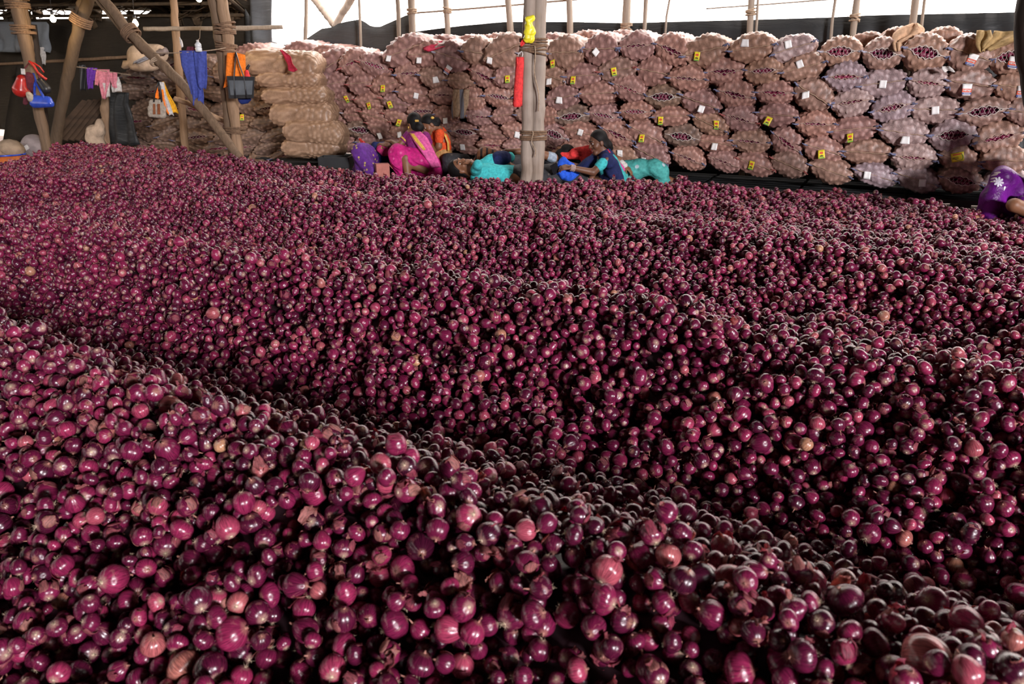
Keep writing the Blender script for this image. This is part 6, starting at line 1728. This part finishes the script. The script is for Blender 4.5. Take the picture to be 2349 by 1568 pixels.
V_, F_ = box((.09, 0, bx_[2] + .02), (.06, .12, .006), Euler((0, .9, 0)).to_matrix()); obj('flap', mesh('flap', V_, F_, M_PEACH, False), bxo)
props(soft('red_bag', [cap(onY(812, 346, Yp + .1), onY(832, 340, Yp + .1), .028, .045, .02), cap(onY(832, 340, Yp + .1), onY(833, 328, Yp + .12), .04, .022, .02), cap(onY(833, 328, Yp + .12), onY(826, 319, Yp + .12), .020, .016, .02), cap(onY(828, 352, Yp + .1), onY(828, 390, Yp + .12), .06, .08, .03), cap(onY(828, 390, Yp + .12), onY(828, 470, Yp + .12), .08, .09, .03)], .010, M_REDP, None, None, fold_warp(.006, 14, 13), origin=onY(826, 380, Yp + .1)), 'red plastic bag with a looped handle behind the purple skirt', 'bag')
cz = onY(770, 362, 9.3)[2]; cr0 = onY(770, 362, 9.3)
cr = props(empty('crate', (cr0[0], cr0[1], 0)), 'low black crate on the floor beside the long sacks', 'crate')
for nm, c_, s_ in (('base', (0, 0, cz - .10), (.36, .26, .015)), ('side', (0, -.13, cz - .04), (.36, .015, .12)), ('side', (0, .13, cz - .04), (.36, .015, .12)), ('side', (-.18, 0, cz - .04), (.015, .26, .12)), ('side', (.18, 0, cz - .04), (.015, .26, .12)), ('foot', (-.15, 0, (cz - .1) / 2), (.03, .24, cz - .1)), ('foot', (.15, 0, (cz - .1) / 2), (.03, .24, cz - .1))):
    obj(nm, mesh(nm, *box(c_, s_), M_PAL, False), cr)

# ---- figure in a teal tunic lying on the back, head towards the magenta sari ---------------------
Yt_ = 7.85
J = dict(head=onY(1056, 382, Yt_), neck=onY(1080, 390, Yt_), chest=onY(1112, 402, Yt_ + .02), pel=onY(1182, 410, Yt_ + .05), sL=onY(1092, 390, Yt_ - .13), eL=onY(1096, 378, Yt_ - .24), wL=onY(1086, 374, Yt_ - .10), sR=onY(1094, 385, Yt_ + .18), eR=onY(1130, 368, Yt_ + .22), wR=onY(1168, 375, Yt_ + .2), k1=onY(1262, 412, Yt_ + .08), a1=onY(1340, 424, Yt_ + .06))
pt_ = person([J['pel'][0], J['pel'][1], 0], 'person in a turquoise tunic lying flat, dark hair, hand beside the face')
O_ = np.array(pt_.location)
fw, up_ = np.array([.10, -.55, .83]), np.array([-1, 0, .0])
body = head_prims(J['head'], fw, up_, .98) + [cap(J['head'], J['neck'], .046, .048, .02), cap(J['neck'], J['chest'], .06, .105, .05), cap(J['chest'], J['pel'], .10, .115, .05), cap(J['sL'], J['sR'], .05, k=.04)] \
    + limb(J['sL'], J['eL'], J['wL'], .042, .036, .025) + limb(J['sR'], J['eR'], J['wR'], .044, .036, .025) + hand_prims(J['wL'], (-.7, .2, .15), (.2, -.6, .8), .5, .95, 1) + hand_prims(J['wR'], (.8, 0, -.4), (0, -.2, .9), .5, .95, -1) \
    + limb(J['pel'] + [0, -.08, 0], J['k1'] + [0, -.08, 0], J['a1'] + [0, -.08, 0], .085, .06, .036) + limb(J['pel'] + [0, .08, 0], J['k1'] + [0, .08, 0], J['a1'] + [0, .08, 0], .085, .06, .036) + foot_prims(J['a1'] + [0, -.08, 0], (.3, 0, 1.0), (-1, 0, 0)) + foot_prims(J['a1'] + [0, .08, 0], (.3, 0, 1.0), (-1, 0, 0))
soft('body', body, .0075, M_SKIN, pt_, origin=O_)
face_parts(pt_, J['head'], fw, up_, .98); hair(pt_, J['head'], fw, up_, 1.04, (0, -.08, .06, .055))
soft('turquoise_tunic', [cap(onY(1098, 399, Yt_), onY(1112, 402, Yt_ + .02), .095, .120, .05), cap(onY(1112, 402, Yt_ + .02), onY(1222, 411, Yt_ + .06), .118, .128, .05), cap(J['sL'], J['eL'] * 1.0, .058, .050, .03), cap(onY(1100, 384, Yt_ + .17), onY(1126, 370, Yt_ + .20), .065, .072, .03), cap(onY(1126, 370, Yt_ + .20), onY(1168, 350 + 12, Yt_ + .25), .072, .06, .03)], .009, M_TEAL, pt_, None, fold_warp(.008, 12, 14), origin=O_)
soft('navy_band', [cap(onY(1142, 365, Yt_ + .19), onY(1158, 362, Yt_ + .21), .078, .074, .02)], .009, M_NAVY, pt_, None, fold_warp(.005, 12, 15), origin=O_)
soft('dark_skirt', [cap(onY(1190, 410, Yt_ + .05), onY(1264, 411, Yt_ + .08), .15, .15, .05), cap(onY(1264, 411, Yt_ + .08), onY(1334, 423, Yt_ + .06), .15, .13, .05)], .010, M_DGREY, pt_, None, fold_warp(.010, 12, 16), origin=O_)
for k in range(2):
    c = J['wL'] * .93 + J['eL'] * .07 + np.array([0, 0, .012 * k]); a = np.linspace(0, 2 * np.pi, 13)
    obj('bangle', MB().add(*tube(c + np.stack([.031 * np.cos(a), .031 * np.sin(a), .012 * np.cos(a)], 1) - O_, .0045, 5, False)).mesh('bangle', M_GOLD), pt_)

# ---- figure in dark patterned clothes lying behind the middle posts --------------------------------
Yd = 8.35
J = dict(head=onY(1291, 350, Yd + .10), neck=onY(1276, 362, Yd + .08), chest=onY(1252, 374, Yd + .06), pel=onY(1180, 382, Yd + .05), s1=onY(1270, 362, Yd - .06), e1=onY(1222, 347, Yd - .14), w1=onY(1162, 347, Yd - .22), s2=onY(1262, 375, Yd + .22), e2=onY(1230, 385, Yd + .24), w2=onY(1200, 385, Yd + .2), k1=onY(1108, 354, Yd + .06), a1=onY(1080, 398, Yd + .10))
pd_ = person([J['pel'][0], J['pel'][1], 0], 'person in dark patterned clothes lying behind the middle posts, bare arm stretched over')
O_ = np.array(pd_.location)
fw, up_ = np.array([-.15, .85, .35]), np.array([.85, .1, .35])
body = head_prims(J['head'], fw, up_, .98) + [cap(J['head'], J['neck'], .046, .048, .02), cap(J['neck'], J['chest'], .06, .11, .05), cap(J['chest'], J['pel'], .11, .12, .05)] + limb(J['s1'], J['e1'], J['w1'], .050, .040, .028) + limb(J['s2'], J['e2'], J['w2'], .046, .038, .026) \
    + hand_prims(J['w1'], onY(1128, 360, Yd - .28) - J['w1'], (0, -.5, .85), .35, 1.0, 1) + hand_prims(J['w2'], (-1, 0, 0), (0, -.2, .9), .5, .95, -1) + limb(J['pel'] + [0, -.08, 0], J['k1'], J['a1'], .09, .065, .038) + limb(J['pel'] + [0, .10, 0], J['k1'] + [0, .18, 0], J['a1'] + [0, .18, 0], .09, .065, .038) + foot_prims(J['a1'], (-1, 0, 0)) + foot_prims(J['a1'] + [0, .18, 0], (-1, 0, 0))
soft('body', body, .0075, M_SKIN, pd_, origin=O_)
face_parts(pd_, J['head'], fw, up_, .98); hair(pd_, J['head'], fw, up_, 1.06, (0, -.09, -.04, .055))
soft('patterned_top', [cap(onY(1262, 374, Yd + .08), onY(1180, 384, Yd + .05), .125, .13, .05), cap(onY(1240, 385, Yd), onY(1160, 385, Yd - .06), .11, .10, .05)], .010, M_DGREY, pd_, None, fold_warp(.010, 12, 17), origin=O_)
soft('sleeve', [cap(J['s1'] * .95 + J['e1'] * .05, J['s1'] * .78 + J['e1'] * .22, .056, .054, .02)], .008, M_PALEB, pd_, None, fold_warp(.004, 14, 18), origin=O_)
soft('striped_skirt', [cap(onY(1172, 382, Yd + .05), onY(1112, 358, Yd + .06), .125, .085, .05), cap(onY(1112, 358, Yd + .06), onY(1088, 388, Yd + .08), .08, .07, .05), cap(onY(1160, 384, Yd + .2), onY(1108, 360, Yd + .22), .11, .085, .05)], .010, M_BRSTR, pd_, None, fold_warp(.008, 12, 19), origin=O_)
props(soft('dark_bundle', [cap(onY(1028, 366, 9.0), onY(1064, 366, 9.0), .08, .075, .03), cap(onY(1030, 385, 9.0), onY(1062, 385, 9.0), .09, .09, .03), cap(onY(1034, 420, 9.0), onY(1058, 420, 9.0), .10, .10, .03)], .012, M_DGREY, None, None, fold_warp(.01, 10, 20), origin=onY(1046, 400, 9.0)), 'dark cloth bundle on the floor beside the orange-red sari', 'bundle')

# ---- figure in pale teal trousers lying beyond the woman in navy ------------------------------------
Yg = 8.2
J = dict(head=onY(1366, 372, Yg + .28), neck=onY(1384, 378, Yg + .26), chest=onY(1402, 386, Yg + .2), pel=onY(1448, 394, Yg + .1), s1=onY(1398, 360, Yg + .05), e1=onY(1416, 366, Yg - .02), w1=onY(1432, 380, Yg - .05), k1=onY(1500, 382, Yg - .02), a1=onY(1528, 420, Yg + .05))
pg_ = person([J['pel'][0], J['pel'][1], 0], 'person in pale teal trousers with printed knee lying beyond the woman in navy')
O_ = np.array(pg_.location)
fw, up_ = np.array([-.3, .4, .85]), np.array([-.9, 0, .2])
body = head_prims(J['head'], fw, up_, .95) + [cap(J['head'], J['neck'], .046, .048, .02), cap(J['neck'], J['chest'], .06, .105, .05), cap(J['chest'], J['pel'], .105, .115, .05)] + [cap(onY(1390, 350, Yg + .12), J['e1'], .046, .038, .02), cap(J['chest'], onY(1390, 350, Yg + .12), .09, .05, .03), cap(J['e1'], J['w1'], .038, .027, .02)] \
    + hand_prims(J['w1'], (.7, -.1, -.5), (.3, -.4, .8), .5, .95, 1) + limb(J['pel'], J['k1'], J['a1'], .09, .065, .038) + limb(J['pel'] + [0, .12, 0], J['k1'] + [-.08, .15, -.06], J['a1'] + [.1, .15, 0], .09, .065, .038) + foot_prims(J['a1'], (1, 0, 0)) + foot_prims(J['a1'] + [.1, .15, 0], (1, 0, 0))
soft('body', body, .008, M_SKIN, pg_, origin=O_)
face_parts(pg_, J['head'], fw, up_, .95); hair(pg_, J['head'], fw, up_, .98, None)
soft('teal_trousers', [cap(onY(1440, 392, Yg + .08), onY(1466, 386, Yg + .04), .115, .10, .05), cap(onY(1466, 386, Yg + .04), onY(1502, 384, Yg - .02), .085, .085, .04), cap(onY(1502, 384, Yg - .02), onY(1520, 392, Yg), .085, .07, .04), cap(onY(1512, 392, Yg), onY(1524, 420, Yg + .03), .085, .07, .04), cap(onY(1425, 396, Yg + .08), onY(1445, 400, Yg + .08), .11, .12, .05)], .009, M_TEALG, pg_, None, fold_warp(.009, 12, 21), origin=O_)
soft('white_sleeve', [cap(J['e1'] * .45 + J['w1'] * .55, J['w1'], .040, .036, .015)], .007, M_WHITE, pg_, None, fold_warp(.004, 14, 22), origin=O_)
strip('green_edge', [onY(1408, 374, Yg - .06), onY(1418, 382, Yg - .08), onY(1426, 392, Yg - .08)], [(.03, 0, .03), (.03, 0, .03), (.03, 0, .02)], cloth('green_cloth', (.03, .25, .12)), pg_, O_)
strip('magenta_edge', [onY(1414, 371, Yg - .07), onY(1426, 380, Yg - .09), onY(1433, 392, Yg - .09)], [(.010, 0, .008), (.010, 0, .008), (.010, 0, .008)], M_MAGL, pg_, O_, .006, .001)

# ---- figure in purple with white flowers, cut by the edge of the picture ------------------------------
Yv = 6.15
J = dict(head=onY(2405, 300, Yv + .2), neck=onY(2400, 340, Yv + .2), chest=onY(2402, 385, Yv + .2), pel=onY(2410, 500, Yv + .2), sL=onY(2382, 362, Yv + .06), sR=onY(2425, 362, Yv + .34), eL=onY(2392, 430, Yv + .05), wL=onY(2398, 478, Yv - .05), eR=onY(2440, 430, Yv + .3), wR=onY(2420, 480, Yv + .1),
         k1=onY(2296, 408, Yv + .22), a1=onY(2268, 520, Yv + .22), k2=onY(2326, 470, Yv - .08), a2=onY(2420, 515, Yv - .15))
pv_ = person([J['pel'][0], J['pel'][1], 0], 'person in purple satin with white flowers, one knee raised, cut off by the picture edge')
O_ = np.array(pv_.location)
fw, up_ = np.array([-.9, -.2, -.3]), np.array([-.2, 0, 1])
body = head_prims(J['head'], fw, up_, 1.0) + [cap(J['head'] - [0, 0, .06], J['neck'], .046, .05, .02), cap(J['neck'], J['chest'], .062, .115, .05), cap(J['chest'], J['pel'], .115, .13, .05), cap(J['sL'], J['sR'], .052, k=.04)] \
    + limb(J['sL'], J['eL'], J['wL'], .046, .038, .026) + limb(J['sR'], J['eR'], J['wR'], .046, .038, .026) + hand_prims(J['wL'], (-.6, -.3, -.5), (0, -.6, .6), .5, .95, 1) + hand_prims(J['wR'], (-.8, -.2, -.3), (0, -.3, .9), .5, .95, -1) \
    + limb(J['pel'] + [0, .1, 0], J['k1'], J['a1'], .09, .065, .040) + limb(J['pel'] + [0, -.1, 0], J['k2'], J['a2'], .085, .052, .040) + foot_prims(J['a1'], (-1, 0, 0)) + foot_prims(J['a2'], (.6, -.6, 0))
soft('body', body, .008, M_SKIN, pv_, origin=O_)
face_parts(pv_, J['head'], fw, up_, 1.0); hair(pv_, J['head'], fw, up_, 1.03, (0, -.10, -.05, .05))
soft('purple_sari', [cap(J['k1'] + [.0, 0, .01], onY(2276, 452, Yv + .22), .066, .085, .04), cap(onY(2276, 452, Yv + .22), onY(2258, 520, Yv + .24), .085, .10, .04), cap(J['k1'] + [.02, 0, .0], onY(2400, 480, Yv + .36), .066, .12, .05), cap(J['k1'] + [.01, 0, 0], J['pel'] + [0, .1, 0], .080, .125, .04), cap(onY(2298, 430, Yv + .22), onY(2300, 500, Yv + .26), .075, .09, .05), cap(onY(2385, 480, Yv + .1), onY(2420, 500, Yv + .1), .15, .16, .05), cap(J['chest'] + [0, 0, -.05], J['pel'], .13, .15, .05), cap(onY(2346, 458, Yv + .05), onY(2400, 478, Yv), .040, .10, .05)], .010, M_PURV, pv_, None, fold_warp(.018, 9, 23), origin=O_)
soft('blouse', [cap(J['neck'] - [0, 0, .09], J['chest'], .108, .122, .04), cap(J['sL'], J['sL'] * .55 + J['eL'] * .45, .058, .052, .02), cap(J['sR'], J['sR'] * .55 + J['eR'] * .45, .058, .052, .02)], .009, M_PURV, pv_, None, None, origin=O_)
M_PETAL = plain('white_flower_print', (.62, .58, .70), .5, .05); M_LEAF = plain('taupe_leaf_print', (.42, .34, .34), .5, .05)
def print_on(target, px, py, Ltn, wd, ang, mat, name):
    """flat leaf or petal of the print, laid on the cloth where the sight line meets it"""
    a = np.linspace(0, 2 * np.pi, 13)[:-1]; x = Ltn * (.5 + .5 * np.cos(a)); y = wd * np.sin(a) * (.6 + .4 * np.cos(a))
    ca, sa = math.cos(ang), math.sin(ang); V = []
    for xx, yy in zip(x, y):
        qx, qy = px + xx * ca - yy * sa, py + xx * sa + yy * ca
        d = Vector(ray(qx, qy)).normalized(); o_ = Vector((0, 0, CAMZ)) - Vector(O_)
        hit, loc, nrm, _ = target.ray_cast(o_, d)
        V.append(np.array(loc) + np.array(nrm) * .004 if hit else None)
    V = [v for v in V if v is not None]
    if len(V) > 3: obj(name, mesh(name, V, [tuple(range(len(V)))], mat, False), target)
bpy.context.view_layer.update()
sari = [c for c in pv_.children if c.name.startswith('purple_sari')][0]
for k in range(8):
    print_on(sari, 2291, 417, 12, 3.6, k * math.pi / 4 + .2, M_PETAL, 'petal_print')
for k, (x, y, L, an) in enumerate([(2272, 411, 14, -.25), (2271, 417, 14, -.1), (2273, 404, 18, -.3), (2280, 397, 16, -.1), (2302, 438, 12, -1.3)]):
    print_on(sari, x, y, L, 3.0, an, M_LEAF if k < 4 else M_PETAL, 'leaf_print')
print_on(sari, 2289, 419, 5, 2.6, .2, M_PALEB, 'flower_heart_print')
